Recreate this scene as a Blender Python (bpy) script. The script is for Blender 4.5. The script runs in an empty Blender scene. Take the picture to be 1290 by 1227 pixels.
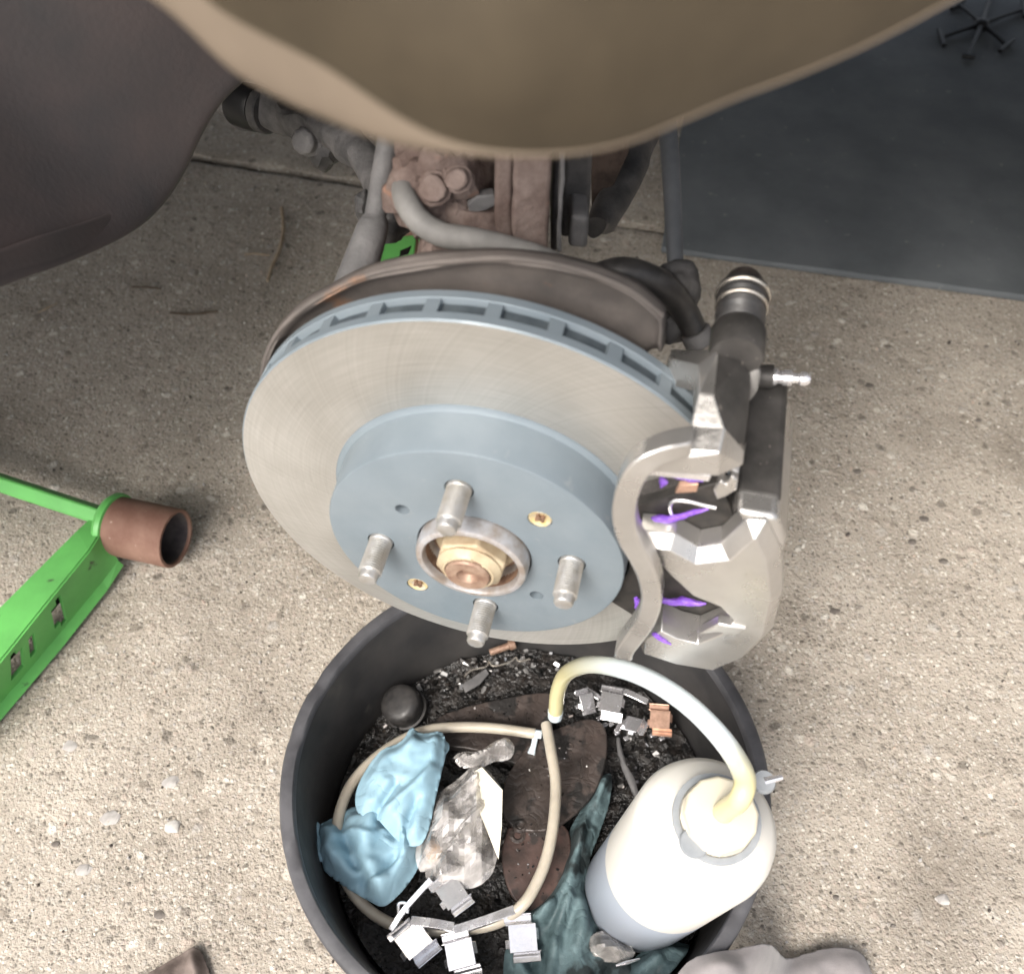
import bpy, bmesh, math, random
import numpy as np
from mathutils import Vector, Matrix, noise

random.seed(7)
R = math.radians
sc = bpy.context.scene
col = sc.collection

# ------------------------------------------------------------------ camera, sky, sun, exposure
F = 1241.2                       # focal length in photograph pixels (1290 x 1227)
H = 0.36                         # hub height above the ground, metres
PIT = R(51.953)
CP, SP = math.cos(PIT), math.sin(PIT)
CAM = Vector((0.0191, -(0.497 * CP - 0.0327 * SP), H + 0.497 * SP + 0.0327 * CP))
cd = bpy.data.cameras.new('camera')
cam = bpy.data.objects.new('camera', cd)
col.objects.link(cam)
cam.location = CAM
cam.rotation_euler = (math.pi / 2 - PIT, 0, 0)
cd.sensor_fit = 'HORIZONTAL'
cd.sensor_width = 36.0
cd.lens = F * 36.0 / 1290.0
cd.clip_start = 0.01
cd.clip_end = 2000
cd.dof.use_dof = True
cd.dof.focus_distance = 0.64
cd.dof.aperture_fstop = (cd.lens / 1000) / (2 * 0.0020)
sc.camera = cam

SUN_AZ = Vector((-0.52, -0.85, 0)).normalized()     # towards the sun, on the ground
SUN_EL = R(48)
w = bpy.data.worlds.new('World')
sc.world = w
w.use_nodes = True
nt = w.node_tree
nt.nodes.clear()
sky = nt.nodes.new('ShaderNodeTexSky')
sky.sky_type = 'NISHITA'
sky.sun_disc = False
sky.sun_elevation = SUN_EL
sky.sun_rotation = math.atan2(SUN_AZ.x, SUN_AZ.y)
sky.dust_density = 6.0
sky.air_density = 1.0
sky.ozone_density = 0.4
hs = nt.nodes.new('ShaderNodeHueSaturation')
hs.inputs['Saturation'].default_value = 0.42        # thin high cloud: pale sky
bg = nt.nodes.new('ShaderNodeBackground')
bg.inputs['Strength'].default_value = 0.15
wo = nt.nodes.new('ShaderNodeOutputWorld')
nt.links.new(sky.outputs[0], hs.inputs['Color'])
nt.links.new(hs.outputs[0], bg.inputs['Color'])
nt.links.new(bg.outputs[0], wo.inputs['Surface'])

sl = bpy.data.lights.new('sun', 'SUN')
sl.energy = 1.5
sl.angle = R(24)
sl.color = (1.0, 0.95, 0.88)
so = bpy.data.objects.new('sun', sl)
col.objects.link(so)
sd = -(SUN_AZ * math.cos(SUN_EL) + Vector((0, 0, math.sin(SUN_EL))))
so.rotation_euler = sd.to_track_quat('-Z', 'Y').to_euler()
so.location = (-2, -4, 5)

vs = sc.view_settings
vs.view_transform = 'Standard'
vs.look = 'None'
vs.exposure = 1.05
vs.gamma = 1.0

# ------------------------------------------------------------------ pixel helpers (photograph pixel + the plane a thing touches)
def ray(x, y):
    a = (x - 645) / F
    b = (y - 613.5) / F
    return Vector((a, CP - b * SP, -SP - b * CP))

def at_z(x, y, z):
    d = ray(x, y)
    return CAM + d * ((z - CAM.z) / d.z)

def at_Y(x, y, Y):
    d = ray(x, y)
    return CAM + d * ((Y - CAM.y) / d.y)

AXN = Vector((-0.2116, -0.9774, 0)).normalized()     # hub axis, outwards
AXU = Vector((-AXN.y, AXN.x, 0))
AXV = Vector((0, 0, 1))
HUB = Vector((0, 0, H))
DISC = Matrix(((AXU.x, AXV.x, AXN.x, HUB.x), (AXU.y, AXV.y, AXN.y, HUB.y), (AXU.z, AXV.z, AXN.z, HUB.z), (0, 0, 0, 1)))

def at_n(x, y, n):
    d = ray(x, y)
    o = HUB + AXN * n
    return CAM + d * ((o - CAM).dot(AXN) / d.dot(AXN))

def uvn(u, v, n):
    return HUB + AXU * u + AXV * v + AXN * n

# ------------------------------------------------------------------ materials
def mat(name, base, rough=0.5, metal=0.0, spec=0.5, var=None, vscale=30.0, vdetail=5.0, ramp=(0.35, 0.65), bump=0.0, bscale=200.0,
        bdist=0.001, coat=0.0, trans=0.0, ior=1.45, sss=0.0, spots=None, sscale=60.0, sthr=0.6, rvar=0.0, alpha=1.0, sheen=0.0, crease=0.0, cscale=40.0):
    m = bpy.data.materials.new(name)
    m.use_nodes = True
    t = m.node_tree
    b = t.nodes['Principled BSDF']
    L = t.links.new
    b.inputs['Base Color'].default_value = (*base, 1)
    b.inputs['Roughness'].default_value = rough
    b.inputs['Metallic'].default_value = metal
    b.inputs['Specular IOR Level'].default_value = spec
    b.inputs['Coat Weight'].default_value = coat
    b.inputs['Transmission Weight'].default_value = trans
    b.inputs['IOR'].default_value = ior
    b.inputs['Alpha'].default_value = alpha
    b.inputs['Sheen Weight'].default_value = sheen
    if sss:
        b.inputs['Subsurface Weight'].default_value = sss
        b.inputs['Subsurface Radius'].default_value = (0.02, 0.018, 0.014)
        b.inputs['Subsurface Scale'].default_value = 0.4
    tc = t.nodes.new('ShaderNodeTexCoord')
    out = None
    if var is not None:
        n = t.nodes.new('ShaderNodeTexNoise')
        n.inputs['Scale'].default_value = vscale
        n.inputs['Detail'].default_value = vdetail
        n.inputs['Roughness'].default_value = 0.6
        L(tc.outputs['Object'], n.inputs['Vector'])
        cr = t.nodes.new('ShaderNodeValToRGB')
        cr.color_ramp.elements[0].position = ramp[0]
        cr.color_ramp.elements[1].position = ramp[1]
        cr.color_ramp.elements[0].color = (*base, 1)
        cr.color_ramp.elements[1].color = (*var, 1)
        L(n.outputs['Fac'], cr.inputs['Fac'])
        out = cr.outputs['Color']
    if spots is not None:
        n = t.nodes.new('ShaderNodeTexNoise')
        n.inputs['Scale'].default_value = sscale
        n.inputs['Detail'].default_value = 6
        L(tc.outputs['Object'], n.inputs['Vector'])
        mr = t.nodes.new('ShaderNodeMapRange')
        mr.inputs['From Min'].default_value = sthr
        mr.inputs['From Max'].default_value = sthr + 0.06
        L(n.outputs['Fac'], mr.inputs['Value'])
        mx = t.nodes.new('ShaderNodeMix')
        mx.data_type = 'RGBA'
        L(mr.outputs[0], mx.inputs['Factor'])
        if out:
            L(out, mx.inputs['A'])
        else:
            mx.inputs['A'].default_value = (*base, 1)
        mx.inputs['B'].default_value = (*spots, 1)
        out = mx.outputs['Result']
    if out:
        L(out, b.inputs['Base Color'])
    if rvar:
        n = t.nodes.new('ShaderNodeTexNoise')
        n.inputs['Scale'].default_value = vscale * 1.7
        n.inputs['Detail'].default_value = 4
        L(tc.outputs['Object'], n.inputs['Vector'])
        mr = t.nodes.new('ShaderNodeMapRange')
        mr.inputs['From Min'].default_value = 0.3
        mr.inputs['From Max'].default_value = 0.7
        mr.inputs['To Min'].default_value = max(0.02, rough - rvar)
        mr.inputs['To Max'].default_value = min(1, rough + rvar)
        L(n.outputs['Fac'], mr.inputs['Value'])
        L(mr.outputs[0], b.inputs['Roughness'])
    if bump:
        n = t.nodes.new('ShaderNodeTexNoise')
        n.inputs['Scale'].default_value = bscale
        n.inputs['Detail'].default_value = 4
        L(tc.outputs['Object'], n.inputs['Vector'])
        bp = t.nodes.new('ShaderNodeBump')
        bp.inputs['Strength'].default_value = bump
        bp.inputs['Distance'].default_value = bdist
        L(n.outputs['Fac'], bp.inputs['Height'])
        L(bp.outputs['Normal'], b.inputs['Normal'])
        if crease:
            n2 = t.nodes.new('ShaderNodeTexNoise')
            n2.inputs['Scale'].default_value = cscale; n2.inputs['Detail'].default_value = 2; n2.inputs['Distortion'].default_value = 0.8
            L(tc.outputs['Object'], n2.inputs['Vector'])
            s1 = t.nodes.new('ShaderNodeMath'); s1.operation = 'SUBTRACT'; s1.inputs[1].default_value = 0.5; L(n2.outputs['Fac'], s1.inputs[0])
            s2 = t.nodes.new('ShaderNodeMath'); s2.operation = 'ABSOLUTE'; L(s1.outputs[0], s2.inputs[0])
            s3 = t.nodes.new('ShaderNodeMath'); s3.operation = 'POWER'; s3.inputs[1].default_value = 0.6; L(s2.outputs[0], s3.inputs[0])
            b2 = t.nodes.new('ShaderNodeBump'); b2.inputs['Strength'].default_value = crease; b2.inputs['Distance'].default_value = 0.006
            L(s3.outputs[0], b2.inputs['Height']); L(bp.outputs['Normal'], b2.inputs['Normal']); L(b2.outputs['Normal'], b.inputs['Normal'])
    return m

def concrete():
    m = bpy.data.materials.new('worn_concrete')
    m.use_nodes = True
    t = m.node_tree
    L = t.links.new
    N = t.nodes.new
    b = t.nodes['Principled BSDF']
    b.inputs['Roughness'].default_value = 0.9
    b.inputs['Specular IOR Level'].default_value = 0.25
    tc = N('ShaderNodeTexCoord')
    # large tone patches
    n1 = N('ShaderNodeTexNoise'); n1.inputs['Scale'].default_value = 7; n1.inputs['Detail'].default_value = 5; n1.inputs['Roughness'].default_value = 0.62
    L(tc.outputs['Object'], n1.inputs['Vector'])
    c1 = N('ShaderNodeValToRGB')
    c1.color_ramp.elements[0].position = 0.3; c1.color_ramp.elements[0].color = (0.265, 0.234, 0.194, 1)
    c1.color_ramp.elements[1].position = 0.7; c1.color_ramp.elements[1].color = (0.42, 0.378, 0.322, 1)
    L(n1.outputs['Fac'], c1.inputs['Fac'])
    # aggregate grains at two sizes
    prev = c1.outputs['Color']
    heights = []
    for scale, amount, thr in ((420, 0.68, 0.0), (230, 0.62, 0.40), (95, 0.6, 0.78)):
        wv = N('ShaderNodeTexNoise'); wv.inputs['Scale'].default_value = scale * 0.8; wv.inputs['Detail'].default_value = 0
        L(tc.outputs['Object'], wv.inputs['Vector'])
        ad = N('ShaderNodeVectorMath'); ad.operation = 'MULTIPLY_ADD'
        ad.inputs[1].default_value = (0.7 / scale,) * 3
        L(wv.outputs['Color'], ad.inputs[0]); L(tc.outputs['Object'], ad.inputs[2])
        v = N('ShaderNodeTexVoronoi'); v.inputs['Scale'].default_value = scale
        L(ad.outputs[0], v.inputs['Vector'])
        sep = N('ShaderNodeSeparateColor'); L(v.outputs['Color'], sep.inputs[0])
        cr = N('ShaderNodeValToRGB')
        e = cr.color_ramp.elements
        e[0].position = 0.0; e[0].color = (0.05, 0.044, 0.04, 1)
        e[1].position = 1.0; e[1].color = (0.72, 0.69, 0.63, 1)
        for p, c in ((0.12, (0.11, 0.095, 0.08)), (0.24, (0.25, 0.215, 0.175)), (0.45, (0.38, 0.34, 0.288)), (0.6, (0.42, 0.345, 0.292)), (0.75, (0.36, 0.345, 0.325)), (0.9, (0.55, 0.51, 0.445))):
            k = e.new(p); k.color = (*c, 1)
        L(sep.outputs['Red'], cr.inputs['Fac'])
        # mask: which cells are stones, soft edge
        mr = N('ShaderNodeMapRange'); mr.inputs['From Min'].default_value = thr - 0.02; mr.inputs['From Max'].default_value = thr + 0.02
        L(sep.outputs['Green'], mr.inputs['Value'])
        de = N('ShaderNodeMapRange'); de.inputs['From Min'].default_value = 0.55; de.inputs['From Max'].default_value = 0.25
        L(v.outputs['Distance'], de.inputs['Value'])
        mu = N('ShaderNodeMath'); mu.operation = 'MULTIPLY'
        L(mr.outputs[0], mu.inputs[0]); L(de.outputs[0], mu.inputs[1])
        m2 = N('ShaderNodeMath'); m2.operation = 'MULTIPLY'; m2.inputs[1].default_value = amount
        L(mu.outputs[0], m2.inputs[0])
        mx = N('ShaderNodeMix'); mx.data_type = 'RGBA'
        L(m2.outputs[0], mx.inputs['Factor']); L(prev, mx.inputs['A']); L(cr.outputs['Color'], mx.inputs['B'])
        prev = mx.outputs['Result']
        heights.append((mu.outputs[0], 0.0012 * 150 / scale if scale > 100 else 0.0012))
    # oil and dirt stains
    n3 = N('ShaderNodeTexNoise'); n3.inputs['Scale'].default_value = 4.1; n3.inputs['Detail'].default_value = 4
    L(tc.outputs['Object'], n3.inputs['Vector'])
    mr3 = N('ShaderNodeMapRange'); mr3.inputs['From Min'].default_value = 0.56; mr3.inputs['From Max'].default_value = 0.75; mr3.inputs['To Max'].default_value = 0.5
    L(n3.outputs['Fac'], mr3.inputs['Value'])
    mx3 = N('ShaderNodeMix'); mx3.data_type = 'RGBA'
    L(mr3.outputs[0], mx3.inputs['Factor']); L(prev, mx3.inputs['A']); mx3.inputs['B'].default_value = (0.12, 0.10, 0.08, 1)
    L(mx3.outputs['Result'], b.inputs['Base Color'])
    nf = N('ShaderNodeTexNoise'); nf.inputs['Scale'].default_value = 420; nf.inputs['Detail'].default_value = 3; nf.inputs['Roughness'].default_value = 0.7
    L(tc.outputs['Object'], nf.inputs['Vector'])
    tot = None
    for sock, dist in heights + [(nf.outputs['Fac'], 0.0016)]:
        mm = N('ShaderNodeMath'); mm.operation = 'MULTIPLY_ADD'; mm.inputs[1].default_value = dist / 0.0016; mm.inputs[2].default_value = 0.0
        L(sock, mm.inputs[0])
        if tot: L(tot, mm.inputs[2])
        tot = mm.outputs[0]
    bp = N('ShaderNodeBump'); bp.inputs['Strength'].default_value = 1.0; bp.inputs['Distance'].default_value = 0.0011
    L(tot, bp.inputs['Height'])
    last = bp.outputs['Normal']
    L(last, b.inputs['Normal'])
    return m

def rotor_face():
    """machined iron: fine concentric and cross-hatch marks, in the disc's own polar coordinates"""
    m = bpy.data.materials.new('machined_iron_face')
    m.use_nodes = True
    t = m.node_tree; L = t.links.new; N = t.nodes.new
    b = t.nodes['Principled BSDF']
    b.inputs['Metallic'].default_value = 0.72
    b.inputs['Anisotropic'].default_value = 0.4
    tc = N('ShaderNodeTexCoord')
    sep = N('ShaderNodeSeparateXYZ'); L(tc.outputs['Object'], sep.inputs[0])
    at = N('ShaderNodeMath'); at.operation = 'ARCTAN2'; L(sep.outputs['Y'], at.inputs[0]); L(sep.outputs['X'], at.inputs[1])
    ln = N('ShaderNodeVectorMath'); ln.operation = 'LENGTH'
    cx = N('ShaderNodeCombineXYZ'); L(sep.outputs['X'], cx.inputs['X']); L(sep.outputs['Y'], cx.inputs['Y'])
    L(cx.outputs[0], ln.inputs[0])
    pol = N('ShaderNodeCombineXYZ')
    mrad = N('ShaderNodeMath'); mrad.operation = 'MULTIPLY'; mrad.inputs[1].default_value = 900; L(ln.outputs['Value'], mrad.inputs[0])
    mang = N('ShaderNodeMath'); mang.operation = 'MULTIPLY'; mang.inputs[1].default_value = 3.0; L(at.outputs[0], mang.inputs[0])
    L(mrad.outputs[0], pol.inputs['X']); L(mang.outputs[0], pol.inputs['Y'])
    n1 = N('ShaderNodeTexNoise'); n1.inputs['Scale'].default_value = 1.0; n1.inputs['Detail'].default_value = 6; L(pol.outputs[0], n1.inputs['Vector'])
    # slanted hatch
    pol2 = N('ShaderNodeCombineXYZ')
    ad = N('ShaderNodeMath'); ad.operation = 'MULTIPLY_ADD'; ad.inputs[1].default_value = 260; L(ln.outputs['Value'], ad.inputs[0])
    ma2 = N('ShaderNodeMath'); ma2.operation = 'MULTIPLY'; ma2.inputs[1].default_value = 42.0; L(at.outputs[0], ma2.inputs[0])
    L(ma2.outputs[0], ad.inputs[2])
    L(ad.outputs[0], pol2.inputs['X'])
    n2 = N('ShaderNodeTexNoise'); n2.inputs['Scale'].default_value = 1.3; n2.inputs['Detail'].default_value = 3; L(pol2.outputs[0], n2.inputs['Vector'])
    n4 = N('ShaderNodeTexNoise'); n4.inputs['Scale'].default_value = 22; n4.inputs['Detail'].default_value = 4; L(tc.outputs['Object'], n4.inputs['Vector'])
    mixf = N('ShaderNodeMath'); mixf.operation = 'ADD'; L(n1.outputs['Fac'], mixf.inputs[0]); L(n2.outputs['Fac'], mixf.inputs[1])
    mixg = N('ShaderNodeMath'); mixg.operation = 'MULTIPLY_ADD'; mixg.inputs[1].default_value = 1.3; L(n4.outputs['Fac'], mixg.inputs[0]); L(mixf.outputs[0], mixg.inputs[2])
    cr = N('ShaderNodeValToRGB')
    cr.color_ramp.elements[0].position = 0.38; cr.color_ramp.elements[0].color = (0.375, 0.365, 0.34, 1)
    cr.color_ramp.elements[1].position = 0.62; cr.color_ramp.elements[1].color = (0.49, 0.48, 0.455, 1)
    dv = N('ShaderNodeMath'); dv.operation = 'DIVIDE'; dv.inputs[1].default_value = 3.3; L(mixg.outputs[0], dv.inputs[0])
    L(dv.outputs[0], cr.inputs['Fac']); L(cr.outputs['Color'], b.inputs['Base Color'])
    mr = N('ShaderNodeMapRange'); mr.inputs['To Min'].default_value = 0.36; mr.inputs['To Max'].default_value = 0.55; L(n4.outputs['Fac'], mr.inputs['Value'])
    L(mr.outputs[0], b.inputs['Roughness'])
    bp = N('ShaderNodeBump'); bp.inputs['Strength'].default_value = 0.16; bp.inputs['Distance'].default_value = 0.0006
    L(mixf.outputs[0], bp.inputs['Height']); L(bp.outputs['Normal'], b.inputs['Normal'])
    return m

def attr_mat(name, rough=0.8, spec=0.4, metal=0.0):
    m = bpy.data.materials.new(name); m.use_nodes = True
    t = m.node_tree; b = t.nodes['Principled BSDF']
    a = t.nodes.new('ShaderNodeAttribute'); a.attribute_name = 'Col'
    t.links.new(a.outputs['Color'], b.inputs['Base Color'])
    b.inputs['Roughness'].default_value = rough
    b.inputs['Specular IOR Level'].default_value = spec
    b.inputs['Metallic'].default_value = metal
    return m

M = {}
M['concrete'] = concrete()
M['jointdirt'] = mat('damp_joint_dirt', (0.028, 0.022, 0.016), 0.95, 0, 0.1, var=(0.05, 0.04, 0.03), vscale=120)
M['grit'] = attr_mat('loose_grit', 0.85)
M['bits'] = attr_mat('wet_metal_bits', 0.18, 0.6, 0.6)
M['rotor'] = rotor_face()
M['hat'] = mat('grey_blue_coating', (0.150, 0.183, 0.208), 0.5, 0.15, 0.5, var=(0.176, 0.208, 0.232), vscale=24, bump=0.2, bscale=700, bdist=0.0004, rvar=0.14, spots=(0.20, 0.225, 0.24), sscale=70, sthr=0.66)
M['vent'] = mat('vent_shade', (0.045, 0.055, 0.065), 0.7, 0.1, 0.3, var=(0.075, 0.09, 0.10), vscale=90)  # dark colour stands in for the shade inside the vents
M['stud'] = mat('zinc_stud', (0.52, 0.52, 0.52), 0.38, 0.75, 0.5, var=(0.40, 0.38, 0.345), vscale=120, rvar=0.1)
M['hubring'] = mat('bare_hub_steel', (0.52, 0.52, 0.54), 0.42, 0.6, 0.5, var=(0.34, 0.29, 0.25), vscale=90, bump=0.2, bscale=500, bdist=0.0004)
M['rust'] = mat('dark_rust', (0.10, 0.058, 0.040), 0.9, 0.0, 0.2, var=(0.20, 0.125, 0.085), vscale=110, bump=0.6, bscale=400, bdist=0.0008)
M['nut'] = mat('yellow_zinc_nut', (0.47, 0.395, 0.275), 0.5, 0.2, 0.45, var=(0.35, 0.265, 0.17), vscale=90, bump=0.15, bscale=300, rvar=0.1)
M['copper'] = mat('rusty_axle_end', (0.33, 0.235, 0.175), 0.5, 0.3, 0.4, var=(0.20, 0.12, 0.085), vscale=170, bump=0.4, bscale=500, bdist=0.0006)
M['brass'] = mat('brass_screw', (0.66, 0.52, 0.22), 0.4, 0.5, 0.5, var=(0.55, 0.5, 0.42), vscale=300)
M['cast'] = mat('silver_cast_caliper', (0.46, 0.445, 0.425), 0.32, 0.82, 0.5, var=(0.54, 0.525, 0.505), vscale=26, bump=0.25, bscale=420, bdist=0.0005, rvar=0.12)
M['castdark'] = mat('black_cast_iron', (0.040, 0.038, 0.036), 0.5, 0.3, 0.5, var=(0.075, 0.07, 0.066), vscale=70, bump=0.35, bscale=600, bdist=0.0005, spots=(0.2, 0.18, 0.16), sscale=240, sthr=0.66)
M['backplate'] = mat('pad_backing_steel', (0.020, 0.019, 0.018), 0.5, 0.2, 0.45, var=(0.045, 0.040, 0.036), vscale=120)
M['friction'] = mat('pad_friction', (0.05, 0.047, 0.045), 0.9, 0, 0.2, var=(0.10, 0.09, 0.085), vscale=700)
M['clip'] = mat('bright_spring_steel', (0.88, 0.87, 0.88), 0.22, 0.82, 0.5, var=(0.74, 0.73, 0.75), vscale=80, bump=0.1, bscale=250, rvar=0.08)
M['clipcopper'] = mat('coppery_spring_steel', (0.62, 0.40, 0.30), 0.32, 0.6, 0.5, var=(0.42, 0.26, 0.19), vscale=160)
M['purple'] = mat('purple_grease', (0.15, 0.05, 0.42), 0.3, 0, 0.5, var=(0.26, 0.13, 0.55), vscale=300, bump=0.5, bscale=500, bdist=0.001)
M['bellows'] = mat('black_rubber', (0.022, 0.021, 0.021), 0.42, 0, 0.5, var=(0.045, 0.042, 0.04), vscale=120, rvar=0.12)
M['pinsteel'] = mat('greasy_pin_steel', (0.55, 0.51, 0.45), 0.25, 0.8, 0.5, var=(0.35, 0.31, 0.27), vscale=120)
M['shield'] = mat('rusted_shield', (0.092, 0.082, 0.077), 0.7, 0.25, 0.4, var=(0.155, 0.135, 0.123), vscale=26, bump=0.4, bscale=260, bdist=0.0008, spots=(0.21, 0.13, 0.09), sscale=34, sthr=0.62)
M['susprust'] = mat('pinkish_rust', (0.120, 0.085, 0.073), 0.85, 0.05, 0.3, var=(0.225, 0.175, 0.155), vscale=55, bump=0.7, bscale=260, bdist=0.0016, spots=(0.25, 0.15, 0.11), sscale=60, sthr=0.66)
M['susprust2'] = mat('dark_brown_rust', (0.035, 0.027, 0.023), 0.85, 0, 0.2, var=(0.085, 0.062, 0.052), vscale=70, bump=0.6, bscale=200, bdist=0.0015)
M['suspdark'] = mat('dirty_dark_steel', (0.045, 0.044, 0.045), 0.7, 0.1, 0.35, var=(0.11, 0.105, 0.105), vscale=60, bump=0.6, bscale=200, bdist=0.0016)
M['suspgrey'] = mat('dirty_grey_steel', (0.085, 0.083, 0.084), 0.7, 0.1, 0.4, var=(0.16, 0.155, 0.155), vscale=45, bump=0.5, bscale=300, bdist=0.001, spots=(0.19, 0.14, 0.11), sscale=50, sthr=0.68)
M['suspblack'] = mat('grimy_black_steel', (0.035, 0.035, 0.036), 0.65, 0.1, 0.4, var=(0.085, 0.08, 0.078), vscale=50, bump=0.5, bscale=300, bdist=0.001)
M['hosegrey'] = mat('grey_rubber_hose', (0.155, 0.15, 0.143), 0.6, 0, 0.35, var=(0.215, 0.208, 0.198), vscale=60, bump=0.25, bscale=500, bdist=0.0005)
M['redpart'] = mat('faded_red_plastic', (0.30, 0.15, 0.135), 0.7, 0, 0.3, var=(0.22, 0.12, 0.11), vscale=60)
M['green'] = mat('lime_green_paint', (0.125, 0.435, 0.105), 0.45, 0, 0.45, var=(0.10, 0.33, 0.085), vscale=18, bump=0.2, bscale=160, bdist=0.0008, spots=(0.04, 0.045, 0.03), sscale=50, sthr=0.645, rvar=0.1)
M['greendark'] = mat('slot_shade_green', (0.012, 0.022, 0.011), 0.7, 0, 0.3, var=(0.008, 0.01, 0.008), vscale=40)  # shade behind the slots, put in as near-black green
M['rusttube'] = mat('rusty_tube_steel', (0.165, 0.088, 0.065), 0.75, 0.15, 0.35, var=(0.255, 0.155, 0.118), vscale=24, bump=0.3, bscale=380, bdist=0.0006, spots=(0.45, 0.36, 0.31), sscale=130, sthr=0.70)
M['tubein'] = mat('dark_tube_inside', (0.06, 0.052, 0.055), 0.6, 0.2, 0.4, var=(0.12, 0.105, 0.10), vscale=60)
M['mat'] = mat('black_rubber_mat', (0.096, 0.106, 0.114), 0.85, 0, 0.3, var=(0.135, 0.146, 0.154), vscale=9, bump=0.45, bscale=420, bdist=0.0008, spots=(0.20, 0.205, 0.20), sscale=70, sthr=0.68)
M['blackplastic'] = mat('black_plastic', (0.005, 0.005, 0.006), 0.5, 0, 0.4)
M['tub'] = mat('black_tub_plastic', (0.026, 0.026, 0.027), 0.5, 0, 0.4, var=(0.050, 0.047, 0.045), vscale=17, bump=0.15, bscale=130, bdist=0.001, spots=(0.055, 0.052, 0.048), sscale=40, sthr=0.67, rvar=0.12)
M['tubrim'] = mat('scuffed_tub_rim', (0.042, 0.042, 0.046), 0.45, 0, 0.4, var=(0.085, 0.084, 0.09), vscale=28, bump=0.2, bscale=200, bdist=0.0008)
M['sludge'] = mat('oily_sludge', (0.008, 0.0075, 0.007), 0.16, 0, 0.6, var=(0.04, 0.034, 0.03), vscale=75, ramp=(0.42, 0.75), bump=0.9, bscale=330, bdist=0.003, rvar=0.2)
M['oldpad'] = mat('worn_brown_backing', (0.030, 0.025, 0.023), 0.42, 0.1, 0.5, var=(0.075, 0.058, 0.051), vscale=30, bump=0.4, bscale=260, bdist=0.0009, spots=(0.02, 0.018, 0.017), sscale=45, sthr=0.55, rvar=0.28, crease=0.25, cscale=70)
M['oldpadred'] = mat('worn_red_brown_backing', (0.042, 0.031, 0.028), 0.45, 0.1, 0.5, var=(0.105, 0.063, 0.053), vscale=34, bump=0.4, bscale=260, bdist=0.0009, spots=(0.03, 0.024, 0.022), sscale=50, sthr=0.56, rvar=0.22)
M['glove'] = mat('blue_nitrile', (0.235, 0.385, 0.47), 0.55, 0, 0.35, var=(0.28, 0.43, 0.51), vscale=22, bump=0.3, bscale=110, bdist=0.0010, sss=0.1, rvar=0.12, crease=0.30, cscale=30)
M['teal'] = mat('wet_teal_cloth', (0.030, 0.050, 0.054), 0.62, 0, 0.35, var=(0.16, 0.235, 0.25), vscale=26, bump=0.5, bscale=800, bdist=0.0006, crease=0.35, cscale=45, spots=(0.03, 0.04, 0.042), sscale=26, sthr=0.56, rvar=0.2)
M['bottle'] = mat('milky_bottle', (0.60, 0.585, 0.54), 0.36, 0, 0.4, var=(0.62, 0.605, 0.565), vscale=12, sss=0.3, bump=0.05, bscale=60)
M['bottlelow'] = mat('milky_bottle_below_fluid_line', (0.34, 0.375, 0.43), 0.36, 0, 0.4, sss=0.2)
M['capwhite'] = mat('cream_cap', (0.54, 0.50, 0.40), 0.45, 0, 0.4, sss=0.3)
M['strapgrey'] = mat('grey_strap', (0.20, 0.215, 0.23), 0.4, 0, 0.45, var=(0.27, 0.285, 0.30), vscale=60)
M['hosemilk'] = mat('milky_hose', (0.56, 0.61, 0.63), 0.22, 0, 0.5, var=(0.60, 0.61, 0.53), vscale=7, sss=0.5)
M['hoseyellow'] = mat('yellowed_hose', (0.60, 0.565, 0.33), 0.25, 0, 0.5, sss=0.4)
M['hosegrad'] = attr_mat('milky_hose_fluid', 0.22, 0.5)
M['hosethin'] = mat('cloudy_thin_hose', (0.34, 0.305, 0.25), 0.3, 0, 0.5, var=(0.44, 0.40, 0.33), vscale=30, sss=0.35)
M['hoseclear'] = mat('clear_hose_tip', (0.66, 0.76, 0.80), 0.15, 0, 0.5, sss=0.2)
M['card'] = mat('cream_card', (0.72, 0.68, 0.57), 0.7, 0, 0.3, var=(0.62, 0.57, 0.47), vscale=40)
M['twig'] = mat('dry_twig', (0.36, 0.29, 0.21), 0.85, 0, 0.2, var=(0.26, 0.19, 0.13), vscale=60)
M['twigdark'] = mat('dark_twig', (0.10, 0.075, 0.055), 0.85, 0, 0.2)
M['leaf'] = mat('dry_leaf', (0.085, 0.065, 0.057), 0.7, 0, 0.3, var=(0.22, 0.18, 0.16), vscale=40, bump=0.4, bscale=260, bdist=0.0008)
M['cloth'] = mat('grey_mauve_cloth', (0.165, 0.155, 0.157), 0.9, 0, 0.2, var=(0.215, 0.20, 0.20), vscale=60, bump=0.4, bscale=900, bdist=0.0004, sheen=0.2)
M['paint'] = mat('olive_gold_paint', (0.034, 0.026, 0.016), 0.55, 0.1, 0.35, var=(0.062, 0.048, 0.030), vscale=17, coat=0.15, bump=0.03, bscale=100, bdist=0.0005)
M['lip'] = mat('skylit_beige_lip', (0.125, 0.100, 0.076), 0.8, 0, 0.2, var=(0.155, 0.124, 0.094), vscale=16)  # sky light caught by the fender edge, put in as paler beige
M['liner'] = mat('mauve_brown_liner', (0.092, 0.074, 0.073), 0.6, 0, 0.4, var=(0.060, 0.057, 0.060), vscale=11, bump=0.35, bscale=330, bdist=0.0006, rvar=0.1)
M['dark'] = mat('grey_underside', (0.13, 0.12, 0.11), 0.8, var=(0.09, 0.085, 0.08), vscale=5)

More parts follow.
